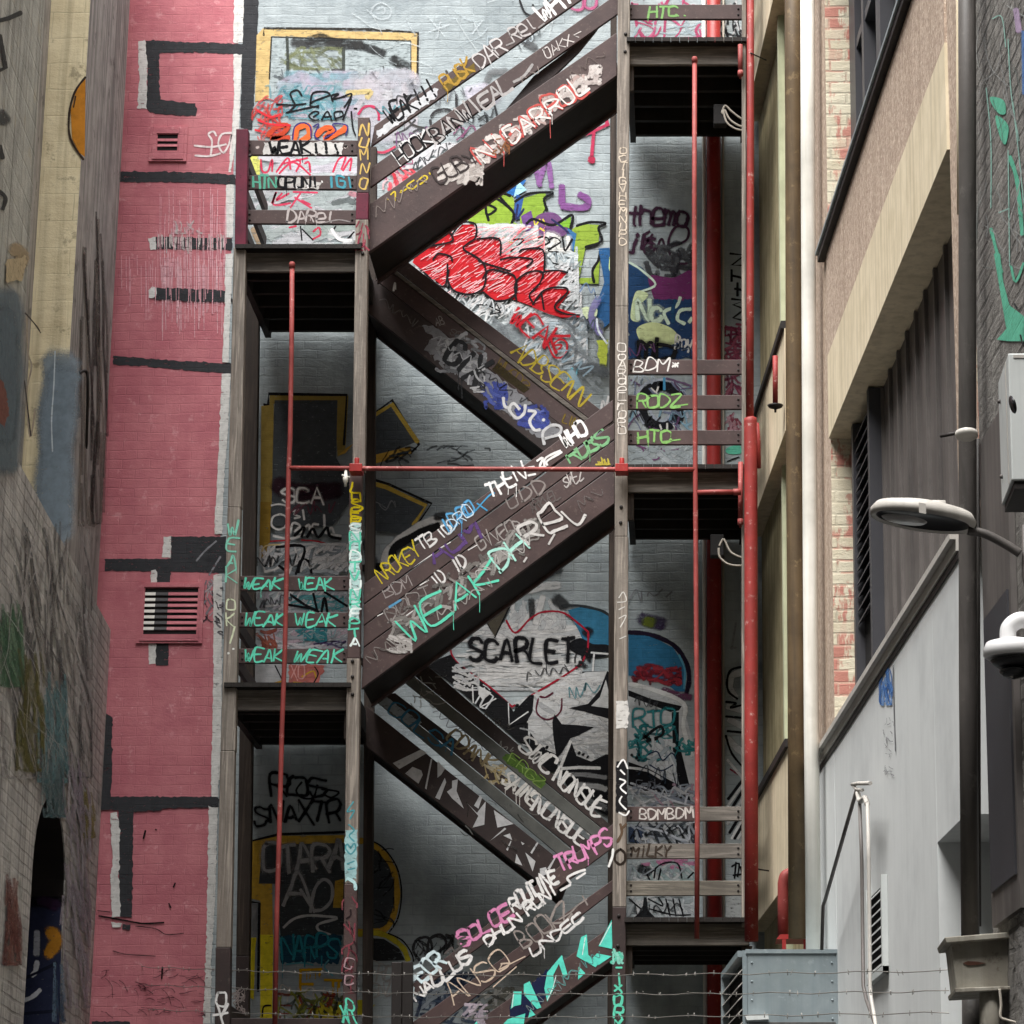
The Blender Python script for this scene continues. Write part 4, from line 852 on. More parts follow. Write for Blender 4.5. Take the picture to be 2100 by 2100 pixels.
p.scrib(['#c9c2d4', '#b9cdd4', '#d5c9d6', '#8fb9c6'], (280, 540, 860, 800), 70, 190, 60, 10, .8, soft=.5, worn=.5, op=.45).scrib(['#6fa9b4', '#5595a3', '#86b4ba'], (220, 620, 700, 830), 40, 160, 18, 10, .7, op=.5)
p.scrib(['#d6d3dc', '#c7cbd3', '#e3dce2'], (860, 540, 1260, 1000), 40, 240, 90, -30, .6, soft=.5, worn=.5, op=.45).scrib(['#c94a45', '#c0404b', '#cf6a62'], (140, 690, 330, 980), 34, 110, 15, 20, .9, op=.7)
p.line('#4a4744', 20, '1500,500 1550,600|1200,800 1260,880 1360,910', worn=.6).blob('#d9c488', '800,660 960,650 940,690', soft_w=50, worn=.6); p.done()
p = wp('B', 'thin black looping script above the rail').line(BK, 17, '300,740 420,745 510,735|480,680 450,640 400,660 415,710 430,750 380,800|540,730 560,660 640,650 680,670 640,690 560,720 540,750 600,760|700,720 690,680 740,665 700,700 760,690 830,665 815,710 780,760|370,800 480,775 600,750', worn=.25)
p.line(BK, 15, '560,830 600,800 570,790 530,820 560,850 600,850|620,850 660,790 690,850|640,830 690,825|720,850 710,800 760,790 770,820 720,840|830,790 840,900 860,960|850,770 870,770|770,850 830,700', worn=.3); p.done()
p = wp('B', 'orange bubble letters with purple outline behind the top rail').line('#c2472f', 46, '240,960 300,900 380,890 340,950 260,985 390,975', worn=.3).line('#e06a35', 52, '430,985 450,910 520,890 530,960 470,1000', worn=.3).line('#dd6233', 50, '580,960 640,910 700,920 640,985 760,930 790,900', worn=.3).line('#3d356e', 14, '415,990 430,900 490,870 540,900 545,970|560,900 600,880 570,960 610,1000|640,980 720,930 700,880 800,890 790,960', worn=.3)
p.line('#d8343d', 20, '160,780 260,830 330,810|170,850 250,880 400,890|150,920 220,940', worn=.4).line('#b83a5a', 24, '880,810 920,760 980,755 1020,790 1025,850', worn=.4).line('#c74a64', 22, '985,1070 1060,1080 1140,1040', worn=.4); p.done()
p = wp('B', 'pink and white scrawl between the upper rails').fill('#dfe07a', '110,1100 185,1098 180,1236 118,1236', worn=.5, rag=4).fill('#dcdc80', '800,1100 872,1100 868,1240 830,1240', worn=.5, rag=4).scrib(['#e2dfe6', '#d9d5df', '#cfd6d8'], (180, 1090, 860, 1240), 30, 300, 70, 0, .3, soft=.4, worn=.4)
p.line('#d2405c', 18, '190,1130 200,1210 240,1215 270,1130 270,1215|300,1220 380,1120 400,1200|350,1160 520,1120|440,1215 470,1150 440,1130|500,1160 530,1150 540,1220|320,1230 420,1150 540,1240|700,1220 740,1130 790,1110 760,1200|770,1210 830,1120 820,1210', worn=.3); p.done()
p = wp('B', 'pink tag between the lower rails').scrib(['#c9ccd0', '#dddbe0', '#b5bfbf'], (120, 1345, 860, 1480), 26, 260, 70, 0, .3, soft=.4, worn=.5).line('#cf4562', 19, '270,1440 300,1360 280,1450 400,1440|340,1370 300,1420 390,1370|420,1360 590,1365|470,1370 400,1470|430,1400 550,1475|480,1420 540,1450', worn=.3).blob('#6d7474', '700,1440 800,1420 850,1440', soft_w=50, worn=.6).blob('#c78d98', '820,1370 860,1380', soft_w=50); p.done()
p = wp('B', 'grey black and pink scrawl under the lowest upper rail').scrib(['#d9dadb', '#b9c3c2', '#a8b5b0', '#cfd0d4'], (120, 1590, 860, 1740), 34, 240, 60, 0, .5, soft=.4, worn=.5).line(BK, 14, '470,1600 480,1700|480,1620 560,1700|720,1600 700,1650 780,1700 850,1640', worn=.4).line('#c53f57', 18, '390,1610 440,1600|560,1640 600,1610 610,1660 560,1690', worn=.4).line('#e3e3e3', 30, '690,1620 740,1690 830,1700', worn=.4).blob('#b79c7c', '140,1620 190,1720', soft_w=70, worn=.6); p.done()
p = wp('a', 'faint white chalk marks near the top'); p.op = .5; p.line('#d5dde0', 12, '140,60 200,20 270,60 260,120 190,130 140,90 150,60|170,70 220,50 230,90 180,90|520,110 640,250|610,150 590,260|530,220 670,170|830,130 880,250|900,140 830,230', worn=.85).scrib(['#c9d3d6', '#bcc7cb', '#d7dfe0'], (0, 10, 1500, 500), 30, 200, 9, 5, .6, worn=.8, op=.5); p.done()
p = wp('a', 'black loops and pink letters behind the upper handrail').line('#2e2f31', 18, '1150,0 1190,90 1260,110 1330,60 1340,-30|1240,35 1245,40', worn=.3).text('#b55f84', 18, 'JO', 1500, 60, 1680, 60, 90).line('#3b3b3d', 22, '545,800 580,760 660,750 720,790|540,820 560,880 640,870|720,650 720,730', worn=.5).line('#4a4a4c', 16, '290,970 400,960 430,900 520,870|300,920 380,880 440,820|370,660 440,650', worn=.5)
p.blob('#77797b', '920,580 960,500 1060,490', soft_w=60, worn=.6).blob('#cfcbd8', '800,640 900,620 980,680', soft_w=120, worn=.5).blob('#5c5e60', '1180,280 1260,330', soft_w=60, worn=.7); p.done()
p = wp('a', 'small purple and teal tags above the stringer').line('#7d4f6c', 14, '700,920 740,870 780,900 720,960|760,940 820,860 850,900 800,940', worn=.4).line('#3d7f83', 18, '900,890 960,840 1040,800 1110,760|930,850 1000,830|880,910 1000,860', worn=.4).line('#36383a', 18, '870,820 920,790 930,850 880,860|980,720 1000,800', worn=.4)
p.scrib(['#d8404d', '#e05a66', '#dfb3b7'], (230, 1120, 430, 1290), 26, 90, 26, 60, .5, worn=.35).scrib(['#e0dfe2', '#cfd2d6'], (300, 1000, 760, 1150), 20, 160, 40, -30, .3, soft=.4); p.done()
# ---- middle of the wall: lilac letters, green piece, red bubble piece
p = wp('a', 'lilac brush letters').line('#8a5f96', 46, '1210,1190 1250,1130 1290,1270|1280,1260 1340,1100 1370,1280|1180,1180 1230,1160', worn=.55, soft=.35).line('#7f5089', 60, '1440,1270 1440,1390|1440,1410 1590,1420 1620,1370 1560,1330', worn=.45, soft=.35).line('#b53a58', 30, '1480,950 1600,920 1760,850|1660,880 1640,1110|1740,800 1750,850', worn=.4).line('#b23350', 60, '1645,1080 1640,1105'); p.done()
p = wp('a', 'lime green wildstyle letters with dark outline')
p.fill('#2e6bb0', '1030,1290 1090,1235 1200,1230 1130,1330 1090,1340', worn=.4).fill('#a9d9ea', '1110,1350 1140,1235 1200,1300', worn=.3)
p.fill('#8fae3f', '800,1500 900,1330 1000,1300 1110,1360 1100,1500 1130,1540 900,1540', sm=True, worn=.3).fill('#89a83f', '1150,1440 1170,1360 1330,1310 1330,1420 1300,1470 1200,1520 1160,1590', worn=.3).fill('#8ca63e', '1510,1570 1560,1530 1700,1540 1690,1660 1600,1700 1560,1900 1640,1900 1700,1760 1690,1940 1560,1940 1530,1760', worn=.35)
p.fill('#35599a', '1130,1330 1180,1350 1150,1500 1110,1480', worn=.35).fill('#8fae3f', '900,1530 1130,1545 1200,1610 1120,1680 980,1640', worn=.4, rag=3).fill('#6d4a86', '1160,1480 1230,1440 1260,1560 1190,1600', worn=.4).fill('#3b6f9f', '1480,1560 1540,1600 1520,1720 1470,1660', worn=.4).fill('#6d4a76', '1230,1560 1280,1470 1400,1460 1480,1570 1430,1620 1280,1620', sm=True, worn=.4).line('#d7c948', 14, '1250,1500 1260,1540 1290,1500|1310,1500 1330,1540|1290,1560 1320,1580', worn=.3).fill('#7fb23a', '1380,1540 1500,1470 1500,1560', worn=.4)
p.line(BK, 24, '840,1320 960,1340 1090,1430 1115,1480|1090,1430 1000,1320 1090,1340|1120,1380 1220,1325 1380,1320 1320,1360 1340,1440|920,1395 930,1470 990,1430 920,1395|930,1470 940,1510|1115,1480 1100,1540 1150,1580|1200,1530 1250,1500 1380,1540 1510,1470 1500,1560|1540,1545 1640,1520 1740,1530 1690,1560 1710,1650 1600,1690|1700,1720 1690,1780 1650,1850 1660,1932', worn=.2)
p.line('#2b2d55', 18, '1140,1400 1130,1500 1180,1430|1370,1500 1450,1560 1490,1600', worn=.3).fill('#2f5f92', '1690,1700 1810,1690 1830,2150 1720,2250 1660,2130 1730,1930', worn=.4).line('#cfe5a0', 16, '1770,1760 1770,1850 1810,1870', worn=.4); p.done()
p = wp('a', 'white angular lettering over grey', ).scrib(['#d6dbdc', '#c3ccce', '#e3e6e6'], (660, 1560, 1250, 1720), 50, 220, 40, 10, .4, worn=.35).scrib(['#dfe5e6', '#c4ced2'], (1330, 1700, 1530, 1900), 34, 140, 22, 35, .3, worn=.3)
p.text(WH, 34, '22U', 1240, 1710, 1490, 1710, 90, jit=.3).text(BK, 13, '22V', 1260, 1715, 1500, 1715, 100, jit=.4).line(BK, 14, '1090,1720 1180,1640 1110,1640|1380,1800 1480,1830 1560,1900', worn=.3); p.done()
RD = '#b91f27'
p = wp('e', 'big red bubble letters outlined in black')
p.scrib(['#e3e4e4', '#d1d6d8', '#c2c9cd', '#eceaea'], (660, 300, 1560, 560), 230, 110, 14, -48, .25, worn=.3).scrib(['#dcdfe1', '#c9d3da', '#b7c6cf'], (1180, 480, 1600, 880), 200, 150, 15, -38, .2, worn=.3).scrib(['#dde0e2', '#c7cdd0'], (420, 80, 640, 330), 26, 120, 30, 40, .4).scrib(['#7a8085', '#9aa2a6'], (900, 480, 1700, 1000), 50, 170, 30, 40, .3, soft=.5, worn=.6, op=.5)
p.scrib(['#e0e1e3','#cfd4d6'],(1360,150,1540,420),60,120,13,-38,.2)
p.fill(RD, '480,0 520,-60 600,-120 660,-110 700,-60 760,-130 840,-130 860,-60 900,-30 1020,-40 1030,70 1130,90 1160,40 1300,40 1325,60 1320,180 1440,180 1480,200 1370,310 1470,310 1500,330 1410,440 1560,490 1440,510 1240,430 1100,380 960,390 900,330 800,345 700,320 660,260 640,300 560,240 420,130', worn=.15)
p.scrib(['#e8808a', '#f0b5ba', '#e04a53', '#f3c8cc'], (470, -100, 1310, 370), 320, 80, 6, -32, .12, soft=.3, worn=.3, curl=.05, op=.9).scrib(['#e8606a', '#ef9ea4'], (1180, 200, 1420, 420), 40, 60, 8, -35, .12, soft=.3, worn=.3, curl=.05)
p.line(BK, 17, '470,20 520,-60 630,-110 690,-50 680,-10 530,20|690,-60 760,-140 850,-130 850,-40 800,0 770,40 880,110 920,180 910,290 850,340 760,345 690,310 660,240 670,180|560,110 600,70 680,90 690,120|660,140 650,270 600,290 500,200|860,-30 1010,-30 1020,80|1020,110 1110,95 1240,110 1200,160|1150,60 1180,40 1310,45 1320,190|900,240 950,180 1060,200 1120,230 1130,330 1080,380 990,395 900,330|1130,390 1120,280 1170,220 1240,190 1310,200 1290,270 1220,350 1240,400|1290,200 1400,185 1480,200|1240,420 1320,320 1440,300 1480,330 1390,430 1460,480 1560,490|1300,330 1320,470|870,120 960,150 1090,190', worn=.1)
p.line('#b3242d', 16, '1240,430 1400,490 1560,500', worn=.2); p.done()
p = wp('e', 'thin black arrow and red WEAK tag').line(BK, 13, '860,425 930,425 1020,470|1000,425 1025,475 950,490', sm=False, worn=.1).text('#b5202c', 18, 'WEAK', 1070, 530, 1400, 750, 130, jit=.3, worn=.1, gap=.1).line('#b5202c', 17, '1340,680 1390,780 1460,770 1475,690 1430,660 1380,700 1440,700 1400,750', worn=.1).text('#6ab0c0', 12, 'N1', 1480, 930, 1560, 960, 80, worn=.4); p.done()
p = wp('e', 'green and blue patches beside the right post').fill('#b9c64e', '1680,670 1755,660 1750,860 1700,850', worn=.5, rag=4).fill('#cfdcb4', '1570,440 1680,430 1680,500 1600,520', worn=.5, rag=4).blob('#7f79ad', '1690,380 1640,500 1700,620', soft_w=60, worn=.5).blob('#575c60', '1560,860 1700,860 1740,900', soft_w=90, worn=.6).blob('#9fb9c6', '1500,880 1560,1000', soft_w=70, worn=.5).line('#dde6f0', 18, '1680,520 1690,600 1750,690', worn=.3).line('#e8e8e8', 20, '1710,1130 1720,1080 1740,1110 1760,1050', worn=.2); p.done()
# ---- behind the right landings
p = wp('C', 'pink and black scribbles above the top landing').scrib(['#b4496e', '#c05b80', '#a7b6bc'], (1130, -40, 1600, 250), 36, 170, 20, 60, .9, worn=.4).scrib(['#2b2b2e', '#d9dadb', '#4a4b4e'], (1620, -20, 1740, 250), 20, 110, 18, 80, .4, worn=.3).scrib(['#222225', '#d0d1d3'], (1745, 0, 1880, 250), 30, 100, 16, 70, .6, worn=.3); p.done()
p = wp('C', 'dark purple script in the shade of the top landing').text('#3a1f33', 22, 'themo', 1085, 1530, 1500, 1540, 130, jit=.3, worn=.2).text('#3a1f33', 24, 'jis', 1095, 1690, 1260, 1720, 110, jit=.3, worn=.2).line('#3a1f33', 22, '1240,1580 1200,1620 1280,1680 1230,1740 1200,1690 1260,1600|1310,1640 1290,1720 1340,1720 1330,1640 1310,1640|1370,1690 1490,1640 1500,1560 1420,1550 1370,1640 1380,1740 1450,1800 1520,1790', worn=.2); p.done()
p = wp('G', 'blue and mint lettering with plum cloud behind the middle landing').scrib(['#3b3b40', '#55585c', '#2b2b30'], (1190, -60, 1530, 140), 34, 140, 34, 60, .7, worn=.5)
p.fill('#25466e', '1090,60 1180,90 1290,210 1200,260 1180,290 1100,330 1090,300', worn=.3).fill('#6e2f62', '1240,150 1400,165 1530,120 1535,330 1380,310 1290,330 1250,250', sm=True, worn=.3).fill('#243f66', '1095,300 1535,320 1535,720 1095,720', worn=.35, rag=5).line('#cfe3d3', 20, '1100,60 1180,110 1280,210 1180,260', worn=.2)
p.fill('#cfdfb0', '1140,270 1200,260 1230,290 1150,380 1170,460 1110,440', sm=True, worn=.3).text('#d2e6cf', 34, 'Nc', 1150, 460, 1330, 460, 130, jit=.3, worn=.2).line('#d2e6cf', 30, '1370,480 1340,400 1420,360 1450,300|1480,480 1430,450 1450,390 1520,380|1510,470 1530,440', worn=.2).line('#21486b', 34, '1400,470 1400,370 1420,320', worn=.3)
p.fill('#d3dfa6', '1150,520 1250,470 1370,500 1430,560 1400,620 1220,640', sm=True, worn=.35).text(BK, 34, 'mb', 1160, 720, 1420, 720, 140, jit=.4, worn=.15).text(WH, 13, 'Boy', 1410, 640, 1530, 640, 80, worn=.2).line(WH, 9, '1460,660 1510,645', worn=.2); p.done()
p = wp('G', 'black tyre ring with pale blue spokes behind the middle rails').line('#1b1d22', 90, '1320,900 1220,940 1180,1040 1220,1140 1320,1180 1420,1140 1460,1040 1420,940 1320,900', worn=.2).line('#aeb7c4', 26, '1150,960 1210,890 1320,860 1430,890 1490,970|1160,1080 1200,1160|1480,1060 1500,1120|1230,1040 1270,1120 1340,1140 1390,1090', worn=.3).line('#4f9cc6', 22, '1340,850 1340,930|1400,1070 1380,1140 1400,1060', worn=.2).line(WH, 16, '1250,920 1290,960|1300,910 1280,960|1310,1170 1320,1200|1400,1160 1420,1200|1360,1160 1360,1200', worn=.2).scrib(['#7d86a0', '#8db4c8', '#6c4f73'], (1100, 830, 1530, 1200), 30, 110, 16, 60, .9, worn=.5); p.done()
p = wp('G', 'thin purple loop under the middle rails').line('#7a4f78', 14, '1190,1330 1230,1400 1300,1400 1320,1330|1150,1310 1300,1350 1470,1330', worn=.3).scrib(['#c7cfd3', '#b4bfc3'], (1100, 1310, 1530, 1440), 12, 200, 40, 0, .3, worn=.5); p.done()
p = wp('G', 'tall black letters on the right edge of the wall').line(BK, 22, '1790,0 1890,10 1800,80 1890,80|1800,110 1800,190|1800,150 1890,170|1840,200 1840,290|1820,240 1880,250|1800,310 1890,320 1810,350 1890,380|1890,380 1810,440 1890,460', worn=.15, sm=False); p.done()
p = wp('G', 'plum scrawl and mint blot right of the dark red pipe').line('#7a3450', 20, '1760,500 1880,520|1770,560 1870,540|1760,610 1870,640|1770,690 1880,660|1800,500 1790,620|1850,500 1850,600', worn=.3).scrib(['#93455f', '#7d2f4a', '#a85b70'], (1750, 480, 1890, 720), 30, 110, 18, 70, .7, worn=.4).scrib(['#8d3c58', '#7a3450', '#a56476'], (1755, 830, 1865, 960), 20, 90, 16, 40, .8, worn=.4).scrib(['#8a3c50', '#b7909a'], (1755, 1080, 1865, 1200), 20, 90, 16, 80, .3, worn=.4).fill('#69c9ab', '1760,1340 1800,1315 1860,1315 1862,1365 1780,1368', sm=True, worn=.3).line(BK, 12, '1770,1420 1850,1390', worn=.3); p.done()
# big yellow K panel
p = wp('F', 'large yellow outlined block letters in the shade of the left landing')
p.fill(YD, '255,1003 812,1012 790,1400 735,1445 715,1062 285,1070 270,1800 190,1932 196,1085 255,1078', worn=.3).fill('#4d5256', '290,1045 735,1045 725,1450 870,1700 700,1932 265,1932', worn=.5).line(BK, 26, '215,1075 245,1075 248,1000 800,1008 780,1360|925,1190 1120,1045 1310,1360 1250,1420', sm=False, worn=.3)
p.fill('#4d5256', '930,1200 1120,1080 1290,1340 990,1460 930,1420', worn=.35).line('#c2a447', 40, '930,1190 1120,1075 1300,1340', sm=False, worn=.3).fill('#d2a748', '960,1440 1250,1370 1255,1420 980,1500', worn=.3).fill('#d2a748', '735,1440 800,1380 850,1350 790,1420', worn=.4)
p.fill('#4d5256', '930,1600 1380,1770 1280,1920 1240,1990 930,1960', worn=.35).line(BK, 22, '940,1590 1100,1640 1400,1775 1300,1920', sm=False, worn=.35).line('#c2a447', 38, '940,1620 1080,1660 1360,1790 1270,1925', sm=False, worn=.35)
p.scrib(['#2c3032', '#4a5054', '#1f2123'], (1050, 1380, 1800, 1500), 22, 120, 16, 0, .5, worn=.6); p.done()
p = wp('F', 'white SCA and tag names on dark paint').blob('#3a1f2b', '300,1640 480,1700 740,1680', soft_w=160, worn=.5).text('#e9e8e6', 18, 'SCA', 340, 1770, 640, 1770, 110, jit=.2, worn=.1).line('#e9e8e6', 16, '260,1790 320,1780 370,1790', worn=.2).line('#e9e8e6', 18, '330,1850 280,1870 270,1930 320,1960 370,1930 370,1870 330,1850|420,1830 460,1820 430,1850 470,1870 430,1880|490,1820 500,1890', worn=.1); p.done()
p = wp('J', 'white and black layered tags above the lower left landing').line('#e6e5e3', 22, '400,190 420,120 470,140 430,180|470,190 530,130 540,180|560,190 560,130 600,130|640,60 650,190 690,150 710,190|690,200 760,210|280,210 400,230 500,200', worn=.1).line(BK, 26, '430,210 500,150 480,220|520,220 560,160 600,220 660,150 680,210 760,230', worn=.15).line('#b3303a', 14, '480,240 600,250 720,290|240,250 400,240', worn=.3)
p.fill('#9c7f35', '190,-30 265,-30 255,350 180,370', worn=.35).scrib(['#d9d9da', '#bfc6ca', '#e8e6e4', '#8f989d'], (200, 280, 800, 480), 90, 160, 26, -25, .5, worn=.35).line(BK, 26, '300,290 500,290 440,480|460,470 470,390 530,390 550,470|320,420 360,450', worn=.25).line('#d6c08a', 14, '200,320 230,280 330,270', worn=.3); p.done()
p = wp('J', 'white teal and black scrawl between the lower left rails').scrib(['#c9ced2', '#e2e1e0', '#9aa5aa', '#b9b5bd'], (150, 600, 800, 745), 70, 170, 22, -25, .5, worn=.35).scrib(['#4f8f98', '#67a9ae'], (330, 640, 760, 740), 26, 140, 16, -20, .5).line(BK, 24, '400,620 500,690 600,740|560,610 590,740|640,600 800,700|380,690 560,720|620,740 640,640 660,740', worn=.25)
p.scrib(['#c9ced2', '#e3dfe2', '#c4b1ba', '#aeb3b8'], (150, 855, 800, 1000), 70, 190, 24, -10, .4, worn=.35).scrib(['#3f8f98', '#58a3a8'], (430, 870, 640, 940), 24, 120, 20, 0, .4).scrib(['#b36a58', '#a35a4a'], (150, 870, 290, 990), 18, 90, 24, 60, .5).scrib(['#4a3a6a', '#3b3b44'], (560, 960, 780, 1000), 10, 90, 14, 0, .4); p.done()
p = wp('J', 'salmon patch with yellow scribble under the lower left rails').fill('#b9babb', '130,1120 330,1112 325,1255 130,1255', worn=.3, rag=3).fill('#b56a62', '385,1115 650,1112 600,1250 380,1250', worn=.4, rag=5).line('#c89b35', 16, '480,1200 560,1160 580,1210|420,1240 540,1250|270,1250 360,1225', worn=.3).line(BK, 12, '560,1250 595,1180 570,1130|290,1120 330,1200 350,1240', worn=.3).text('#d49a94', 10, 'XO', 400, 1210, 500, 1210, 80, worn=.4); p.done()
p = wp('b', 'white brush arc and black band behind the middle flight').line('#d8d7d4', 64, '230,1070 235,1000 300,920 420,830 560,760 640,790', worn=.25, soft=.35).line('#1d1d1e', 70, '80,1090 210,1080|290,1010 300,950 450,860 600,800', worn=.3).blob('#242425', '580,740 640,730', soft_w=70, worn=.4).blob('#1f2124', '100,900 160,1080', soft_w=90, worn=.6); p.done()
# SCARLET heart
p = wp('b', 'SCARLET in black inside a thin red heart on white brushwork')
p.scrib(['#d6d6d5', '#e4e3e1', '#c6c8c9'], (700, 1490, 1560, 1900), 300, 260, 19, 0, .1, soft=.35, worn=.3, curl=.08).scrib(['#d9d9d8', '#c9cbcc'], (1080, 1290, 1440, 1480), 50, 180, 34, 80, .4, worn=.3).scrib(['#dfdedd', '#cfd0d0'], (870, 1470, 1120, 1560), 26, 150, 26, 5, .2, worn=.3)
p.blob('#2d2f30', '1230,1300 1240,1430', soft_w=60, worn=.4).blob('#2a2c2d', '1400,1290 1460,1340', soft_w=110, worn=.4).blob('#333536', '1340,1120 1430,1090', soft_w=80, worn=.6).blob('#d6d6d5', '1180,1240 1300,1210 1420,1200', soft_w=70, worn=.4).blob('#e0dfdd', '1310,1280 1260,1460', soft_w=60, worn=.3)
p.fill('#4d483e', '925,1450 1100,1300 980,1550', worn=.2).line(BK, 14, '920,1440 980,1560 1100,1310', sm=False, worn=.1)
p.fill('#34708f', '1480,1370 1600,1340 1760,1400 1770,1680 1600,1620 1560,1520', worn=.25).fill('#15161a', '1560,1560 1650,1600 1760,1610 1760,1680 1600,1690 1480,1620', sm=True, worn=.2).line('#2d3133', 24, '1440,1340 1560,1340 1700,1370 1770,1410', worn=.3).blob('#241a1d', '1600,1510 1630,1530', soft_w=90, worn=.2)
p.line('#a01f33', 17, '1060,1440 1120,1525 1210,1440|1210,1440 1300,1385 1440,1385 1540,1450 1620,1520|1620,1520 1615,1640 1570,1740|1570,1740 1420,1840 1100,2030', sm=True, worn=.1).line('#a01f33', 17, '680,1610 690,1680 760,1760 940,1890 1100,2030', worn=.1)
p.text(BK, 27, 'SCARLET', 800, 1715, 1530, 1720, 150, jit=.2, worn=.02, gap=.25).line('#cfcfce', 18, '1640,1660 1760,1670|1660,1670 1650,1790', worn=.2).line(BK, 12, '1580,1795 1740,1790', worn=.2).scrib(['#1d1d1f', '#2c2c2e'], (1540, 1600, 1620, 1740), 10, 60, 24, 60, .6); p.done()
p = wp('c', 'black and white throw up with star shapes beneath the heart')
p.fill('#1a1a1c', '505,75 680,10 720,60 1080,340 1100,480 1230,300 1210,480 1220,640 1140,600 700,215', worn=.2).scrib(['#c9cacb', '#dcdbd9'], (680, 80, 860, 240), 40, 90, 16, 10, .4, worn=.4)
p.fill('#c5c6c6', '1110,340 1600,130 1800,120 1800,560 1760,760 1500,740 1350,740 1210,560 1210,420', worn=.3).scrib(['#d9d8d6', '#bcbebf', '#e2e1df'], (1130, 180, 1780, 720), 130, 160, 20, 5, .3, soft=.5, worn=.4, op=.6)
p.fill('#17171a', '1220,285 1250,285 1240,400 1200,470 1085,500 1070,340 1110,400', worn=.15).line('#d9d9d8', 12, '1075,340 1080,490 1210,400', sm=False, worn=.2).line('#5a2233', 15, '1290,295 1330,300 1380,270|1280,310 1265,390 1300,440 1360,450 1430,400 1440,310', worn=.2)
p.fill('#17171a', '1390,415 1440,485 1540,490 1660,505 1560,560 1500,580 1440,680 1400,720 1420,800 1300,820 1220,640 1225,540 1290,640 1400,690 1380,560 1375,470', worn=.15).fill('#17171a', '1490,375 1620,345 1700,250 1750,120 1780,150 1800,460 1600,400', worn=.15).fill('#c9cac9', '1640,360 1700,300 1740,180 1790,380', worn=.3)
p.fill('#17171a', '1420,800 1500,590 1540,700 1640,740 1740,690 1820,700 1820,1150 1500,960 1430,810', worn=.2).line('#dedddb', 26, '1420,790 1560,780 1700,785|1430,780 1500,600', worn=.15, sm=False).blob('#8e8f90', '1480,830 1600,830 1740,850', soft_w=40, worn=.4).blob('#b5b6b6', '1550,900 1680,910 1740,930', soft_w=50, worn=.4).blob('#808283', '1600,1000 1700,1040 1740,1060', soft_w=60, worn=.5)
for q in ('1130,355 1140,360', '1150,378 1155,380', '1125,382 1130,385', '1310,650 1318,655', '1335,640 1342,645', '1325,670 1330,675', '1555,680 1562,683', '1585,690 1588,693', '1615,708 1618,710', '1770,650 1778,655', '905,240 912,245', '900,265 905,268'): p.line(BK, 30, q, worn=.05)
p.text('#c9cbcc', 12, 'TO', 830, 330, 930, 380, 120, worn=.3).line('#d5d5d4', 12, '830,220 835,340|880,370 990,310', worn=.2).fill('#cfcfce', '870,220 960,270 900,320 870,280', worn=.3); p.done()
p = wp('K', 'blue balloon shape with red smear behind the lower right').fill('#2f6d92', '1095,860 1250,880 1400,960 1480,1080 1480,1260 1420,1260 1350,1200 1095,1150', sm=False, worn=.2).line('#20162a', 40, '1090,855 1240,870 1400,940 1490,1060 1510,1180 1490,1270', worn=.2).line('#5fa6c4', 18, '1440,1010 1480,1110 1475,1240', worn=.3).scrib(['#8e2a35', '#7a2330', '#a03540'], (1110, 1090, 1440, 1200), 36, 100, 28, 10, .6, worn=.3).blob('#3a2a4e', '1180,760 1330,800', soft_w=110, worn=.6).blob('#6d7a2c', '1210,780 1260,790', soft_w=90, worn=.6).blob('#6a3a5a', '1330,1250 1460,1290 1520,1300', soft_w=60, worn=.5); p.done()
p = wp('K', 'white and black angular throw up with teal writing').fill('#c3c6c8', '1095,1200 1250,1220 1470,1330 1480,1400 1560,1700 1620,1932 1095,1932', worn=.3).line('#dedfde', 40, '1100,1210 1240,1240 1470,1340 1470,1500 1530,1700', worn=.2).fill('#16161a', '1095,1250 1250,1310 1460,1360 1440,1390 1380,1400 1095,1290', worn=.15).fill('#16161a', '1390,1400 1440,1400 1440,1600 1520,1932 1450,1932 1400,1700', worn=.15)
p.text('#2f7f84', 17, 'RTO', 1120, 1500, 1410, 1480, 110, jit=.3, worn=.1).scrib(['#2f7f84', '#3f9498', '#1f5f66'], (1110, 1500, 1420, 1720), 40, 110, 17, 20, 1.2, worn=.15, curl=.9).line(BK, 26, '1200,1580 1270,1520 1320,1500 1330,1550 1260,1590 1200,1560|1220,1600 1300,1570', worn=.2).scrib(['#dfe3e6', '#b9c4cb'], (1250, 1560, 1400, 1860), 20, 110, 30, 70, .4, worn=.2).line('#1c2c4c', 12, '1230,1690 1290,1670 1330,1730 1390,1680 1420,1720|1240,1760 1320,1800 1400,1760', worn=.2).scrib(['#2f8a8c', '#4aa3a2'], (1420, 1590, 1540, 1680), 14, 80, 20, 10, .6)
for q in ('1115,1690 1122,1700', '1150,1708 1155,1714', '1165,1690 1170,1694'): p.line(BK, 26, q, worn=.05)
p.fill('#111115', '1095,1740 1240,1790 1500,1932 1530,2040 1400,2010 1095,1900', worn=.15).line('#d9d9d9', 22, '1100,1780 1220,1800 1330,1860', worn=.2); p.done()
p = wp('O', 'pale drips and black scrawl behind the lowest right rails').scrib(['#9fa8b4', '#c7a6b6', '#d9dadd', '#8b93a0'], (1100, 240, 1530, 380), 40, 130, 20, 20, .6, worn=.35).line('#c3c6ce', 18, '1110,220 1250,270 1400,340 1510,370|1480,370 1500,290', worn=.3).text('#6b6f78', 8, 'Funk', 1150, 260, 1320, 260, 60, worn=.4)
p.fill('#3d4a63', '1095,520 1200,500 1195,640 1095,620', worn=.35).scrib(['#aeb5bf', '#d5d8dc', '#3b414a', '#23252a'], (1100, 490, 1540, 630), 60, 140, 20, 30, .8, worn=.3).line('#c9ced6', 20, '1190,520 1330,550 1440,600 1510,600 1500,500|1430,510 1500,600', worn=.25)
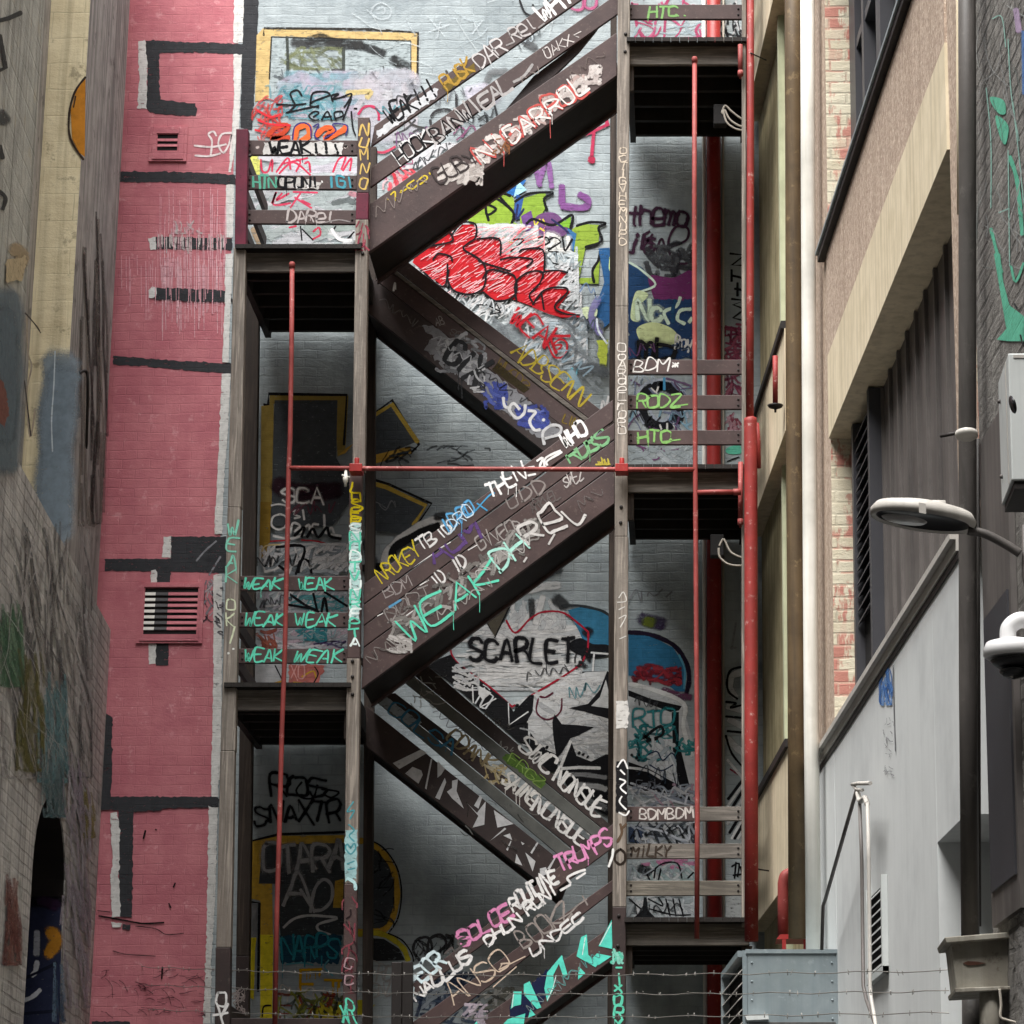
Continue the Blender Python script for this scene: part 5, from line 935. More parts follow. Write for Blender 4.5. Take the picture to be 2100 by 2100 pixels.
p.scrib(['#cf8fb0', '#c77fa3'], (1180, 750, 1540, 790), 16, 140, 26, 0, .2, worn=.3).scrib(['#d5d8d9', '#a9bdbd', '#c4cbcc'], (1095, 750, 1540, 880), 50, 120, 24, 60, .6, worn=.3).line(BK, 15, '1250,830 1330,770 1430,770 1460,870|1270,870 1280,800|1300,880 1320,800|1500,870 1540,830|1190,780 1240,880', worn=.15).blob('#26282b', '1170,800 1240,830', soft_w=70, worn=.4)
p.scrib(['#d9dbdc', '#b9bfc2', '#c9cfd2'], (1095, 995, 1540, 1135), 50, 150, 26, 40, .6, worn=.3).fill('#222427', '1130,1140 1190,1090 1200,1000 1220,1000 1230,1090 1280,1140', worn=.2).line(BK, 14, '1230,1010 1330,1060 1300,1000|1240,1080 1400,1120 1520,1120|1380,1130 1350,1010|1420,1130 1400,1010|1470,1130 1440,1010|1100,1010 1180,1080', worn=.2); p.done()
p = wp('K', 'black and white lettering on the right edge, lower down').line('#d3d5d6', 60, '1880,1120 1800,1160 1790,1240 1830,1300|1770,1360 1880,1390|1780,1450 1880,1500|1770,1580 1830,1640 1880,1680', worn=.25).line(BK, 20, '1890,1090 1800,1110 1770,1180 1780,1260 1840,1310|1760,1330 1830,1340 1790,1370 1880,1350|1760,1430 1880,1440|1770,1530 1880,1540|1760,1560 1800,1680 1880,1780', worn=.15).line('#9aa0a2', 16, '1830,790 1800,970|1790,960 1830,960', worn=.6).line('#7d2435', 14, '1790,1790 1880,1850', worn=.3); p.done()
p = wp('O', 'diagonal black and white stripes on the right edge').line('#dcdddd', 26, '1770,60 1880,190|1770,380 1890,210|1770,500 1890,300|1800,600 1890,440|1840,600 1890,520', sm=False, worn=.2).line(BK, 26, '1775,330 1890,180|1770,440 1890,250|1785,560 1890,390|1820,600 1890,480', sm=False, worn=.15).line(BK, 15, '1800,790 1850,770 1840,860|1810,850 1880,840|1830,760 1820,870|1860,790 1880,860', worn=.1).text(BK, 15, 'N', 1790, 1090, 1850, 1090, 90).fill('#aeb2b2', '1760,990 1890,990 1890,1140 1760,1140', worn=.6); p.done()
# bottom left: OTARA AO etc
p = wp('N', 'faint black tags in the shade of the lower left landing').text('#121215', 20, 'ROS', 250, 320, 660, 320, 140, jit=.6, worn=.2).line('#121215', 18, '480,220 440,280 480,330 560,330 590,240|620,270 740,290 690,330 640,310', worn=.2).text('#121215', 20, 'SNAXTR', 140, 520, 760, 500, 130, jit=.7, worn=.25); p.done()
YL = '#b3a01f'
p = wp('N', 'huge yellow outlined B shaped letter in the lower left bay')
p.fill('#cda640', '120,640 180,620 330,600 780,595 780,650 200,665 175,940 270,940 275,1300 270,1890 190,1890 185,1060 118,1045', worn=.3).fill('#43474b', '200,665 780,650 790,1300 330,1310 290,940 175,940', worn=.35).fill('#e0cf30', '185,1300 278,1300 270,1890 185,1890', worn=.35).fill('#8d8f91', '95,1085 165,1080 160,1320 95,1320', worn=.3).fill('#e0cf30', '95,1320 160,1320 150,1400 140,1760 85,1730', worn=.3).line(BK, 24, '110,1060 112,640 320,590 780,575|85,1085 100,1065 180,1075 170,1700', sm=False, worn=.3)
p.fill('#43474b', '920,640 1000,670 1100,780 1140,960 1130,1150 1080,1250 920,1260', worn=.35).line('#cda23c', 52, '890,635 960,650 1060,730 1130,850 1155,1010 1130,1160 1070,1260 960,1275 880,1280', worn=.25).line(BK, 14, '930,620 1050,680 1150,820 1185,1000 1160,1180 1100,1280', worn=.3).line('#c3b432', 50, '880,1295 1020,1290 1120,1330 1200,1400 1230,1480', worn=.25).fill('#2c2e30', '920,1320 1060,1330 1170,1400 1210,1480 920,1490', worn=.4).line(BK, 14, '1090,1290 1190,1340 1255,1430 1270,1490', worn=.3).fill('#cda640', '715,920 775,905 770,1110 700,1110', worn=.4).scrib(['#25282b', '#3f4448'], (930, 700, 1120, 1240), 16, 120, 12, 0, .3, worn=.7); p.done()
GW = '#a9a9ab'
p = wp('N', 'silver OTARA AO letters with underline').text(GW, 30, 'OTARA', 205, 860, 790, 830, 190, jit=.3, worn=.25, gap=.0).text(GW, 30, 'A', 340, 1090, 560, 1090, 240, jit=.2, worn=.25, gap=.05).line(GW, 30, '570,1140 470,980|540,1140 570,980 630,910 690,950 690,1050 630,1120 560,1130', worn=.25).line('#c9c9ca', 24, '350,1250 420,1190 520,1165 640,1170 730,1185 600,1225 600,1270 680,1300', worn=.2); p.done()
p = wp('N', 'teal NAPPS tag over a blue patch').fill('#21465c', '330,1310 760,1300 740,1500 330,1500', worn=.4, rag=6).text('#2f8a9a', 19, 'NARPS', 335, 1470, 740, 1460, 150, jit=.4, worn=.15, gap=.1).line('#5fa4b2', 14, '370,1510 480,1500 560,1515|670,1480 640,1530 700,1590', worn=.2).line('#2f8a9a', 14, '500,1450 500,1530|620,1450 620,1520', worn=.2); p.done()
p = wp('N', 'yellow E T letters over layered scrawl').line('#c99a14', 26, '465,1550 620,1545|470,1550 465,1860|470,1650 560,1650|640,1620 760,1625|700,1630 700,1780|740,1640 740,1740', sm=False, worn=.1).drips('#c99a14', 9, (470, 1560, 620, 1580), 10, 20, 60).text('#b9b4ad', 12, 'PNYERUN', 320, 1770, 740, 1790, 100, jit=.5, worn=.2, gap=.1).scrib(['#6a6f35', '#90953f', '#8a3a2a', '#56605a'], (310, 1700, 760, 1900), 60, 100, 20, 60, .8, worn=.4).scrib(['#c8b830', '#3c3f2a'], (560, 1780, 760, 1880), 20, 80, 26, 80, .4).fill('#15140f', '200,1890 760,1895 760,1970 200,1970', worn=.3).line(BK, 16, '200,1880 210,1810 260,1800', worn=.2).line('#2f8f86', 26, '770,1880 800,1800 850,1850', worn=.2); p.done()
p = wp('N', 'small white FRO TENZ tag and yellow patch').text('#a9a6a2', 11, 'FRO', 950, 1620, 1110, 1620, 110, jit=.4, worn=.2).text('#a9a6a2', 11, 'TENZ', 930, 1740, 1110, 1720, 90, jit=.4, worn=.2).fill('#b5ab25', '870,1760 920,1760 915,1830 1000,1800 930,1880 870,1870', worn=.4, rag=4); p.done()
p = wp('N', 'grey scribbled bubble letters low on the wall').line('#3a3a3c', 26, '1330,1500 1270,1420 1290,1340 1370,1320 1400,1400 1340,1480|1370,1460 1380,1340 1460,1300 1500,1370 1420,1440|1500,1300 1540,1330 1500,1400', worn=.35).scrib(['#4a4b4d', '#2d2e30'], (1270, 1310, 1540, 1470), 26, 90, 12, 50, .8, worn=.5); p.done()
p = wp('d', 'blue grey and white layers behind the lowest flight').scrib(['#4d5c72', '#7d8897', '#33405a', '#a9b2ba'], (420, 1000, 860, 1330), 90, 160, 30, -35, .5, worn=.4).scrib(['#c9c9c6', '#8f8f86', '#5a5a55'], (800, 1100, 1100, 1330), 40, 110, 24, -35, .5, worn=.4); p.done()

p = wp('a', 'faded overlapping scrawls between the upper rails')
for c, w, x0, y0, x1, y1, h, n in (('#3a3a3d', 12, 330, 700, 520, 660, 60, 9), ('#6d6f75', 12, 560, 720, 860, 640, 70, 12), ('#4f8d96', 13, 180, 800, 420, 740, 60, 10), ('#7d5a80', 12, 300, 980, 620, 930, 70, 12), ('#2f3033', 14, 760, 900, 1010, 780, 70, 10), ('#b0bcc2', 12, 900, 330, 1300, 260, 70, 12), ('#5c6266', 12, 1160, 330, 1330, 230, 80, 10), ('#a35a78', 12, 180, 1240, 460, 1120, 60, 12), ('#46484c', 11, 420, 1180, 700, 1000, 60, 12)): p.loops(c, w, x0, y0, x1, y1, h, n)
p.done()
p = wp('e', 'faded scrawls around the red bubble letters')
for c, w, x0, y0, x1, y1, h, n in (('#8d9aa0', 12, 1350, 120, 1600, 200, 70, 12), ('#56616b', 12, 1500, 540, 1700, 620, 80, 10), ('#9fb6c4', 14, 1400, 760, 1640, 930, 90, 12), ('#d5dadd', 12, 900, 440, 1150, 500, 60, 12), ('#6b84a8', 12, 1560, 320, 1720, 420, 70, 8)): p.loops(c, w, x0, y0, x1, y1, h, n)
p.done()
p = wp('G', 'faded scrawls behind the middle landing')
for c, w, x0, y0, x1, y1, h, n in (('#b8c6d4', 13, 1120, 900, 1300, 880, 70, 9), ('#2c2e33', 14, 1110, 1130, 1300, 1190, 70, 10), ('#6b4a70', 13, 1110, 690, 1300, 660, 60, 10), ('#86a6b8', 12, 1390, 1150, 1530, 1100, 60, 9), ('#38485f', 14, 1380, 640, 1530, 700, 60, 9)): p.loops(c, w, x0, y0, x1, y1, h, n)
p.done()
p = wp('J', 'faded scrawls in the lower left bay')
for c, w, x0, y0, x1, y1, h, n in (('#2c2d30', 16, 160, 430, 460, 400, 80, 12), ('#d8d9d8', 14, 480, 450, 800, 400, 70, 14), ('#7c4a58', 13, 420, 60, 720, 40, 80, 12), ('#303134', 14, 180, 720, 420, 680, 60, 12), ('#88a8ac', 12, 500, 960, 780, 900, 60, 12), ('#8d8f92', 12, 900, 60, 1200, 0, 80, 12)): p.loops(c, w, x0, y0, x1, y1, h, n)
p.done()
p = wp('K', 'faded scrawls over the black and white throw up')
for c, w, x0, y0, x1, y1, h, n in (('#2a2b2e', 12, 380, 1180, 720, 1120, 60, 12), ('#5f8f96', 12, 700, 1300, 900, 1260, 70, 10), ('#46484c', 11, 1130, 1330, 1330, 1400, 60, 10), ('#32404f', 12, 1180, 1840, 1450, 1900, 80, 12), ('#8a8c90', 12, 1110, 640, 1400, 620, 70, 10)): p.loops(c, w, x0, y0, x1, y1, h, n)
p.done()
p = wp('O', 'faded scrawls behind the lowest right rails')
for c, w, x0, y0, x1, y1, h, n in (('#c9ced4', 13, 1110, 330, 1480, 300, 60, 14), ('#1f2023', 13, 1120, 600, 1520, 570, 60, 14), ('#a7aeb5', 12, 1110, 860, 1500, 840, 70, 14), ('#2a2b2e', 12, 1110, 1120, 1500, 1090, 70, 14)): p.loops(c, w, x0, y0, x1, y1, h, n)
p.done()
# ---- writing on the timber ----------------------------------------------------------------
MINT = '#63cfb1'
def tp(parent, Y, cr, label=None, **k): return Piece('graffiti', parent, front(Y), cr, None, label, off=.0015, **k)
kids = lambda o, n: [c for c in o.children if c.name.split('.')[0] == n]
p = tp(L1, RY, 'B', 'black WEAK!!! on a white smear').fill('#c9c7c4', '215,1005 770,1005 765,1092 210,1090', worn=.45, rag=4).text(BK, 22, 'WEAK!!!', 255, 1085, 765, 1085, 78, jit=.2, worn=.02).line('#c6b9b4', 36, '165,1040 167,1045|790,1038 792,1042', worn=.1); p.done()
p = tp(L1, RY, 'B', 'green and black drawn tag').text('#5aa48d', 18, 'HTN', 130, 1325, 300, 1325, 75, worn=.1).fill('#b9b6b2', '300,1255 400,1250 620,1290 600,1335 420,1335 340,1320', worn=.6, rag=5).text(BK, 20, 'OPUN!', 310, 1325, 600, 1325, 70, worn=.05).line('#e0dedc', 12, '440,1320 445,1330|520,1310 525,1330|620,1280 625,1290', worn=.1).text('#4c95a5', 18, 'IGI', 660, 1325, 850, 1325, 76, worn=.05); p.done()
p = tp(L1, RY, 'B', 'silver DARCL').text('#b3aaa8', 15, 'DARel', 370, 1570, 710, 1570, 78, jit=.2, worn=.1).line('#8b8483', 12, '640,1575 740,1555 820,1570', worn=.3); p.done()
p = tp(ST, POST, 'B', 'yellow NUMNO down the inner left post')
for k, (ch, y) in enumerate(zip('NUMNO', (960, 1040, 1130, 1225, 1340))): p.text('#c9ab63', 13, ch, 890, y, 945, y, 75, worn=.1, gap=.1)
p.done()
p = tp(ST, POST, 'B', 'red smears on the inner left post').scrib(['#8a3a4a', '#a04a58', '#6a2a38'], (868, 1550, 945, 1760), 16, 60, 14, 90, .3, worn=.4); p.done()
Y4 = ((L2, RY, 'J', [(60, 580, 330, 70), (450, 580, 700, 72), (60, 838, 350, 78), (430, 838, 720, 78), (65, 1094, 345, 78), (415, 1094, 760, 78)]),)
for par, Y, cr, items in Y4:
    for k in range(0, 6, 2):
        p = tp(par, Y, cr, 'two mint WEAK tags')
        for x0, y, x1, h in items[k:k+2]: p.text(MINT, 15, 'WEAK', x0, y, x1, y - 4, h, jit=.75, worn=.02, slant=p.rnd.uniform(0, .3))
        p.done()
p = tp(ST, POST, 'F', 'yellow LUSH letters on the inner left post')
for ch, y in zip('LUSER', (1690, 1755, 1820, 1870, 1925)): p.text('#d9c31a', 17, ch, 830, y, 895, y, 72, worn=.05, gap=.05)
p.done()
p = tp(ST, POST, 'J', 'mint and white vertical letters on the inner left post').fill('#b9d9d6', '822,110 900,110 885,800 815,800', worn=.75, rag=5)
for k, ch in enumerate('SNODTVUNRFPTA'): p.text(MINT if k % 3 else '#e3efec', 16, ch, 820, 180 + k * 67, 890, 180 + k * 67, 62, worn=.05, gap=.05, jit=.5)
p.done()
p = tp(ST, POST, 'I', 'pale green WEAK OKI down the outer left post')
for k, ch in enumerate('WEAK'): p.text('#7fc4ae', 15, ch, 1605, 200 + k * 112, 1675, 200 + k * 112, 88, worn=.1, gap=.05)
for k, ch in enumerate('OKI'): p.text('#cfd6b8', 13, ch, 1600, 730 + k * 110, 1660, 730 + k * 110, 85, worn=.15, gap=.05)
p.line('#dfe0da', 22, '1650,1000 1652,1006|1615,1030 1617,1038'); p.done()
p = tp(ST, POST, 'N', 'pale teal letters and heart on the inner left post').fill('#9fc4c6', '790,560 872,560 865,900 782,920', worn=.5, rag=4).line('#4f97a0', 14, '845,360 800,430 850,420 820,480|810,520 850,560 815,600 850,640|825,690 800,660 790,690 825,730 860,690 850,655 825,690|800,800 850,780|805,840 855,830', worn=.15).line('#bfe4e6', 30, '800,900 850,930 860,980', worn=.3); p.done()
p = tp(ST, POST, 'N', 'red and mint marks at the foot of the inner left post').scrib(['#6a2a35', '#2a1f22', '#8a4650'], (775, 1000, 860, 1700), 26, 90, 14, 80, .6, worn=.4).text('#a98d92', 12, 'C', 770, 1540, 850, 1540, 70).text('#a98d92', 12, 'C', 770, 1660, 840, 1660, 60).text(MINT, 18, 'XR', 765, 1910, 860, 1910, 130, jit=.5, worn=.05, gap=0); p.done()
p = tp(ST, POST, 'M', 'white upright letters low on the outer left post').text('#dcdad8', 20, 'O', 1520, 1800, 1600, 1800, 90).text('#dcdad8', 18, 'V', 1520, 1870, 1610, 1870, 70).text('#dcdad8', 20, 'T', 1520, 1940, 1610, 1940, 80); p.done()
p = tp(ST, 23.4, 'M', 'grey scribble on the rear left post').scrib(['#8b807c', '#a89c98'], (1640, 1700, 1720, 1910), 26, 60, 12, 60, .9, worn=.3, curl=.8); p.done()
p = tp(ST, POST, 'C', 'scratched pale letters down the right post')
for k in range(13): p.text('#c9bcab', 9, 'OCTIGVHEMNUPD'[k], 1032, 1050 + k * 52, 1080, 1050 + k * 52, 44, worn=.25, jit=.5)
p.done()
p = tp(ST, POST, 'G', 'white chalk DAREL letters down the right post')
for k, ch in enumerate('OoARdeLrOPO'): p.text('#d2ccc4', 9, ch, 1020, 670 + k * 56, 1078, 670 + k * 56, 52, worn=.15, jit=.4)
p.done()
p = tp(ST, POST, 'K', 'white marks and tape on the right post').line('#c9c6c0', 9, '1030,620 1060,580 1080,640 1020,650|1030,700 1070,680|1030,760 1080,740 1040,820|1035,900 1080,880', worn=.3).fill('#c3c1bd', '1013,1325 1095,1325 1095,1510 1010,1510', worn=.5, rag=4); p.done()
p = tp(ST, POST, 'O', 'black and white arrow lettering and a black ring on the right post').fill('#1b1a1c', '1010,70 1085,75 1085,420 1010,420', worn=.35, rag=3).line('#e8e7e5', 15, '1020,110 1060,60 1090,120|1040,130 1070,160|1035,190 1075,210 1040,250 1080,290|1050,310 1035,350 1080,400|1030,420 1075,440 1100,410', worn=.05).line('#5c4a3a', 24, '1040,500 1050,560 1020,620|1050,530 1080,500', worn=.2).line('#2a221c', 22, '1040,670 1005,700 1005,750 1040,775 1070,750 1070,700 1040,670', worn=.1).line('#e0dfdc', 22, '960,790 985,720 990,670', worn=.1); p.done()
p = tp(ST, POST, 'O', 'mint letters down the foot of the right post').scrib([MINT, '#8fd9c6'], (985, 1330, 1050, 1440), 12, 60, 22, 80, .3, worn=.4).line(MINT, 18, '1010,1480 1050,1480|1030,1520 1035,1600|1000,1600 1050,1650 1000,1680|1050,1600 1000,1640', worn=.05).text(MINT, 17, 'O', 995, 1740, 1050, 1740, 75).text(MINT, 17, 'R', 990, 1820, 1060, 1820, 75).text(MINT, 17, 'X', 1000, 1890, 1060, 1890, 65); p.done()
# flight 1
p = tp(F1, FY, 'a', 'black WEAK!!! on a white patch of the top handrail').fill('#c6c8cb', '175,900 560,600 600,610 590,660 260,890 180,950', worn=.4, rag=4).text(BK, 20, 'WEAK!!!', 265, 850, 600, 645, 105, jit=.2, worn=.02); p.done()
p = tp(F1, FY, 'a', 'gold RUSK and silver DARREL on the handrail').fill('#6b5a2c', '620,590 840,430 850,480 650,625', worn=.4, rag=3).text('#a8863a', 18, 'RUSK', 650, 615, 850, 480, 95, worn=.1).text('#c3bfbe', 15, 'DAR', 880, 470, 1070, 345, 105, worn=.05).text('#b5b0af', 15, 'Rel', 1110, 290, 1270, 185, 90, worn=.1).text('#e5e4e3', 28, 'WHI', 1310, 150, 1540, -10, 105, worn=.02).line('#8f8a89', 14, '1060,310 1110,290|1280,190 1320,160', worn=.2); p.done()
p = tp(F1, FY + .002, 'a', 'white and black lettering along the mid rail').text('#d9d8d7', 20, 'HOOK', 330, 1130, 560, 965, 105, worn=.05, jit=.4).text(BK, 13, 'HOOK', 335, 1128, 560, 968, 100, worn=.05, jit=.4).text('#aaa6a5', 20, 'BANWIEAL', 570, 985, 1110, 600, 100, worn=.15, jit=.3).text(BK, 12, 'BANW', 590, 985, 850, 790, 95, worn=.1).text('#c7c1be', 9, 'OAKX', 1330, 400, 1520, 290, 60, worn=.1).line('#c7c1be', 10, '1570,215 1520,240 1555,255', sm=False).line('#9a9796', 26, '1110,560 1180,520 1240,440', worn=.4); p.done()
p = tp(F1, FY, 'a', 'yellow marks on the stringer').line('#c9b13a', 14, '250,1360 255,1362|270,1330 300,1310 300,1370|345,1300 340,1315 385,1285|430,1230 380,1270 420,1290 450,1265|450,1240 500,1200 520,1220 470,1260|535,1180 540,1190', worn=.1); p.done()
p = tp(F1, FY, 'a', 'white pink bubble lettering along the top stringer')
p.scrib(['#bdb6b1', '#a9a19c', '#d0c9c4'], (590, 1130, 880, 1260), 36, 110, 34, -32, .3, worn=.4)
for k in range(9):
    x = 820 + k * 95; y = 1120 - k * 68; p.scrib(['#cfc6c2', '#bfb4b0', '#d9d2ce', '#b7a09b'], (x, y - 110, x + 110, y - 10), 12, 100, 32, -35, .5, worn=.35)
p.text('#3b3535', 14, 'GUBY', 600, 1260, 880, 1090, 105, worn=.1, jit=.5).text('#b8544f', 17, 'NIGARROL', 890, 1130, 1640, 610, 130, worn=.15, jit=.4, gap=.1).text('#d8d1cd', 16, 'NIGARROL', 900, 1120, 1640, 600, 110, worn=.15, jit=.5, gap=.3).scrib(['#8b5a38', '#6a4a36'], (960, 950, 1070, 1040), 14, 60, 14, 40, .9, worn=.2); p.done()
# rear flight 1
p = tp(B1, BY, 'e', 'yellow ABSENN on the handrail').text('#b3a03a', 14, 'ADBSENN', 1080, 745, 1560, 1115, 120, worn=.08, jit=.35).text('#77652c', 10, 'LIN', 1440, 1215, 1530, 1260, 60, worn=.2).line('#e0e0e0', 22, '290,320 300,265 305,310', worn=.1, taper=True).text('#8f8a86', 9, 'AB', 580, 560, 640, 545, 55, worn=.2).text('#6a6460', 8, 'SEMN', 670, 610, 800, 690, 45, worn=.3).text('#6b5a2a', 10, 'WVSD3', 970, 850, 1190, 1010, 80, worn=.2).fill('#37301f', '960,860 1000,810 1220,990 1180,1020', worn=.6); p.done()
p = tp(B1, BY, 'e', 'silver patch with black GIK and white script on the rear stringer').fill('#85868a', '480,560 560,560 860,790 900,830 1000,900 1240,1090 1330,1180 1440,1290 1280,1330 1100,1190 870,1010 500,720 560,640', worn=.4, rag=6).scrib(['#a3a5a8', '#77797c', '#bfc1c3', '#8f9194'], (560, 620, 900, 860), 40, 110, 34, 38, .3, soft=.4, worn=.4).text('#2f3032', 36, 'GIX', 620, 790, 850, 960, 150, worn=.1, jit=.2).scrib(['#4a56a0', '#5b68b0', '#3f4a8f'], (910, 940, 1050, 1110), 26, 90, 26, 60, .6, worn=.35).scrib(['#4f5ba8', '#6672b5', '#3f4a8f'], (1120, 1090, 1330, 1240), 24, 100, 34, 38, .4, worn=.4).line('#d9d9da', 26, '1040,1050 1050,1110 1090,1120|1150,1130 1110,1090 1080,1130 1130,1190 1180,1160 1190,1100|1210,1140 1260,1150 1220,1210 1250,1270 1290,1270|1310,1200 1320,1205', worn=.1).line('#c9c9ca', 26, '1320,1330 1420,1300 1430,1250 1370,1240 1310,1290 1320,1370', worn=.1).scrib(['#c9cacc', '#3a3b3d'], (760, 860, 900, 1000), 16, 90, 16, 50, .6, worn=.3); p.done()
# flight 2
p = tp(F2, FY, 'b', 'mixed yellow, white and blue tags along the middle handrail').text('#c2b02e', 13, 'NROKEY', 210, 1185, 480, 985, 95, worn=.05, jit=.4).text('#d9d8d6', 15, 'TB', 470, 975, 590, 905, 85, worn=.05).text('#e5e5e4', 16, 'ID', 620, 890, 700, 820, 70, worn=.05).text('#5aa0cf', 17, 'IDRO', 640, 850, 850, 690, 85, worn=.05, jit=.4).text('#cfe1ee', 8, 'DRO', 680, 830, 840, 710, 80, worn=.1).line('#4a95c0', 13, '860,640 930,690|850,690 940,590 980,570', worn=.1).text('#e6e5e3', 20, 'THEN', 950, 610, 1200, 460, 100, worn=.03, jit=.4).line('#e3e2e0', 20, '1190,400 1250,390|1210,450 1260,440|1270,350 1310,330 1290,390 1330,390|1320,390 1330,330 1430,280|1340,380 1340,350 1440,290', worn=.05).text('#e6e5e3', 24, 'WHO', 1460, 265, 1620, 160, 95, worn=.03); p.done()
p = tp(F2, FY + .002, 'b', 'purple AOM, outline BDM and green ROBS on the second board').text('#98908e', 10, 'BDM', 240, 1290, 430, 1200, 80, worn=.1).text('#5d4478', 28, 'AOM', 570, 1060, 900, 860, 140, worn=.1, jit=.3).text('#847c79', 14, 'UDD', 1070, 690, 1350, 540, 90, worn=.1, gap=.3).text('#76a87a', 22, 'ROBS', 1500, 370, 1770, 215, 115, worn=.03); p.done()
p = tp(F2, FY + .004, 'b', 'white ID ID and grey tags on the third board').text('#8b8582', 10, 'DODT', 250, 1450, 560, 1270, 90, worn=.2).text('#d9d7d5', 18, 'ID', 580, 1215, 660, 1160, 95, worn=.03).text('#cfccca', 18, 'ID', 710, 1120, 800, 1060, 90, worn=.05).scrib(['#77706d', '#9a9390'], (230, 1300, 560, 1440), 20, 80, 12, -35, .5, worn=.5).text('#9a9491', 12, 'GVVEOB', 880, 960, 1180, 810, 85, worn=.1, jit=.5).text('#5d5654', 11, 'ARKVEL', 1240, 710, 1430, 600, 70, worn=.2).text('#b0aaa7', 10, 'SWEZ', 1460, 530, 1590, 470, 70, worn=.1, jit=.6).scrib(['#c9b94f', '#b8a845'], (1680, 315, 1760, 365), 16, 60, 12, 80, .3, worn=.1).line('#5d98bd', 20, '260,1350 340,1300', worn=.2).line('#e2e0de', 9, '95,1300 330,1140|400,1090 560,985|180,1410 220,1390|470,1200 530,1165|650,1220 780,1140|800,960 860,925|600,950 680,905|330,1440 600,1250', worn=.5); p.done()
p = tp(F2, FY, 'b', 'large mint WEAK and grey DARREL along the middle stringer')
for k in range(10):
    x = 250 + k * 100; y = 1540 - k * 74; p.scrib(['#7d7975', '#8f8b87', '#6a6663', '#a29e9a'], (x, y - 110, x + 120, y + 40), 12, 110, 26, -38, .4, soft=.35, worn=.45)
p.text(MINT, 19, 'WEAK', 385, 1610, 1030, 1150, 160, worn=.02, jit=.25, slant=-.05, gap=.1).text('#a9dccf', 19, 'DH', 1000, 1110, 1220, 960, 140, worn=.1, jit=.3).text('#c9c6c3', 22, 'R', 1220, 930, 1330, 850, 130, worn=.1, jit=.3, slant=-.2).text('#cfccc9', 24, 'e', 1360, 850, 1480, 770, 220, worn=.05).text('#cfccc9', 22, 'L', 1530, 790, 1610, 730, 130, worn=.05, slant=-.3).line('#bdbab7', 18, '1350,920 1390,850|1180,1040 1200,1010', worn=.2)
p.scrib(['#a8a4a0', '#c2beba'], (240, 1540, 400, 1650), 26, 90, 18, 30, .4, worn=.3); p.done()
# rear flight 2
p = tp(B2, BY, 'c', 'white SWC NONSUE on the rear handrail').text('#dfddda', 24, 'SWC', 1130, 640, 1340, 830, 120, worn=.03, jit=.3).text('#dfddda', 22, 'NONSUE', 1370, 860, 1690, 1120, 110, worn=.03, jit=.3); p.done()
p = tp(B2, BY - .01, 'c', 'green smear and chalk on the grey board').fill('#4f6a2f', '1060,680 1100,690 1330,880 1300,925 1180,830 1030,720', worn=.45, rag=5).text('#7f9a4f', 9, 'FRGZ', 1060, 730, 1300, 920, 60, worn=.3).scrib(['#a8a6a0', '#8a8882'], (400, 150, 640, 360), 22, 60, 9, 40, .6, worn=.3); p.done()
p = tp(B2, BY, 'c', 'cream and white SAINE NONSUE on the mid rail').text('#8f8163', 16, 'CDANKA', 640, 590, 1010, 850, 95, worn=.2, jit=.5).scrib(['#b8a67a', '#c9bfa3'], (900, 760, 1060, 880), 16, 70, 16, 40, .6, worn=.2).text('#dcd9d3', 20, 'SAINe', 1020, 880, 1230, 1040, 105, worn=.03, jit=.3).text('#dfddda', 22, 'NONSUE', 1230, 1060, 1570, 1320, 110, worn=.03, jit=.3); p.done()
p = tp(B2, BY - .008, 'c', 'blue grey lettering on the lower grey board').fill('#8f979c', '165,320 225,287 480,475 420,515', worn=.45, rag=3).text('#3a6f8c', 16, 'COLSA', 240, 400, 690, 700, 95, worn=.15, jit=.4).scrib(['#3f3f3d', '#73736f'], (700, 700, 1440, 1330), 16, 90, 8, 38, .3, worn=.5); p.done()
p = tp(B2, BY, 'c', 'hard edged white shapes painted on the lower rear stringer')
for q in ('285,750 480,655 520,680 330,790', '370,820 420,775 480,800 490,830 460,890', '505,920 545,720 555,722 515,930', '590,730 640,790 615,830 590,850', '575,985 640,850 650,880 605,1000', '690,870 730,860 720,940 770,1060 690,990 655,945 690,920', '840,1040 880,970 895,985 870,1060', '790,1020 860,1090 920,1010 910,1170 830,1190 870,1110', '975,1070 1110,1165 1000,1190', '950,1280 1050,1190 1060,1200', '1040,1245 1085,1230 1100,1275', '1160,1285 1185,1300 1170,1310', '1120,1430 1130,1370 1170,1450', '1190,1360 1260,1420 1240,1490', '1270,1290 1280,1295 1235,1370 1225,1360', '1340,1470 1390,1395 1397,1400 1355,1480', '1290,1470 1330,1460 1350,1500 1290,1530', '1060,1340 1090,1280 1095,1285 1070,1350'): p.fill('#c5c5c6', q, worn=.15)
p.scrib(['#2c2c2d', '#38383a'], (520, 760, 1300, 1500), 0, 10, 10); p.done()
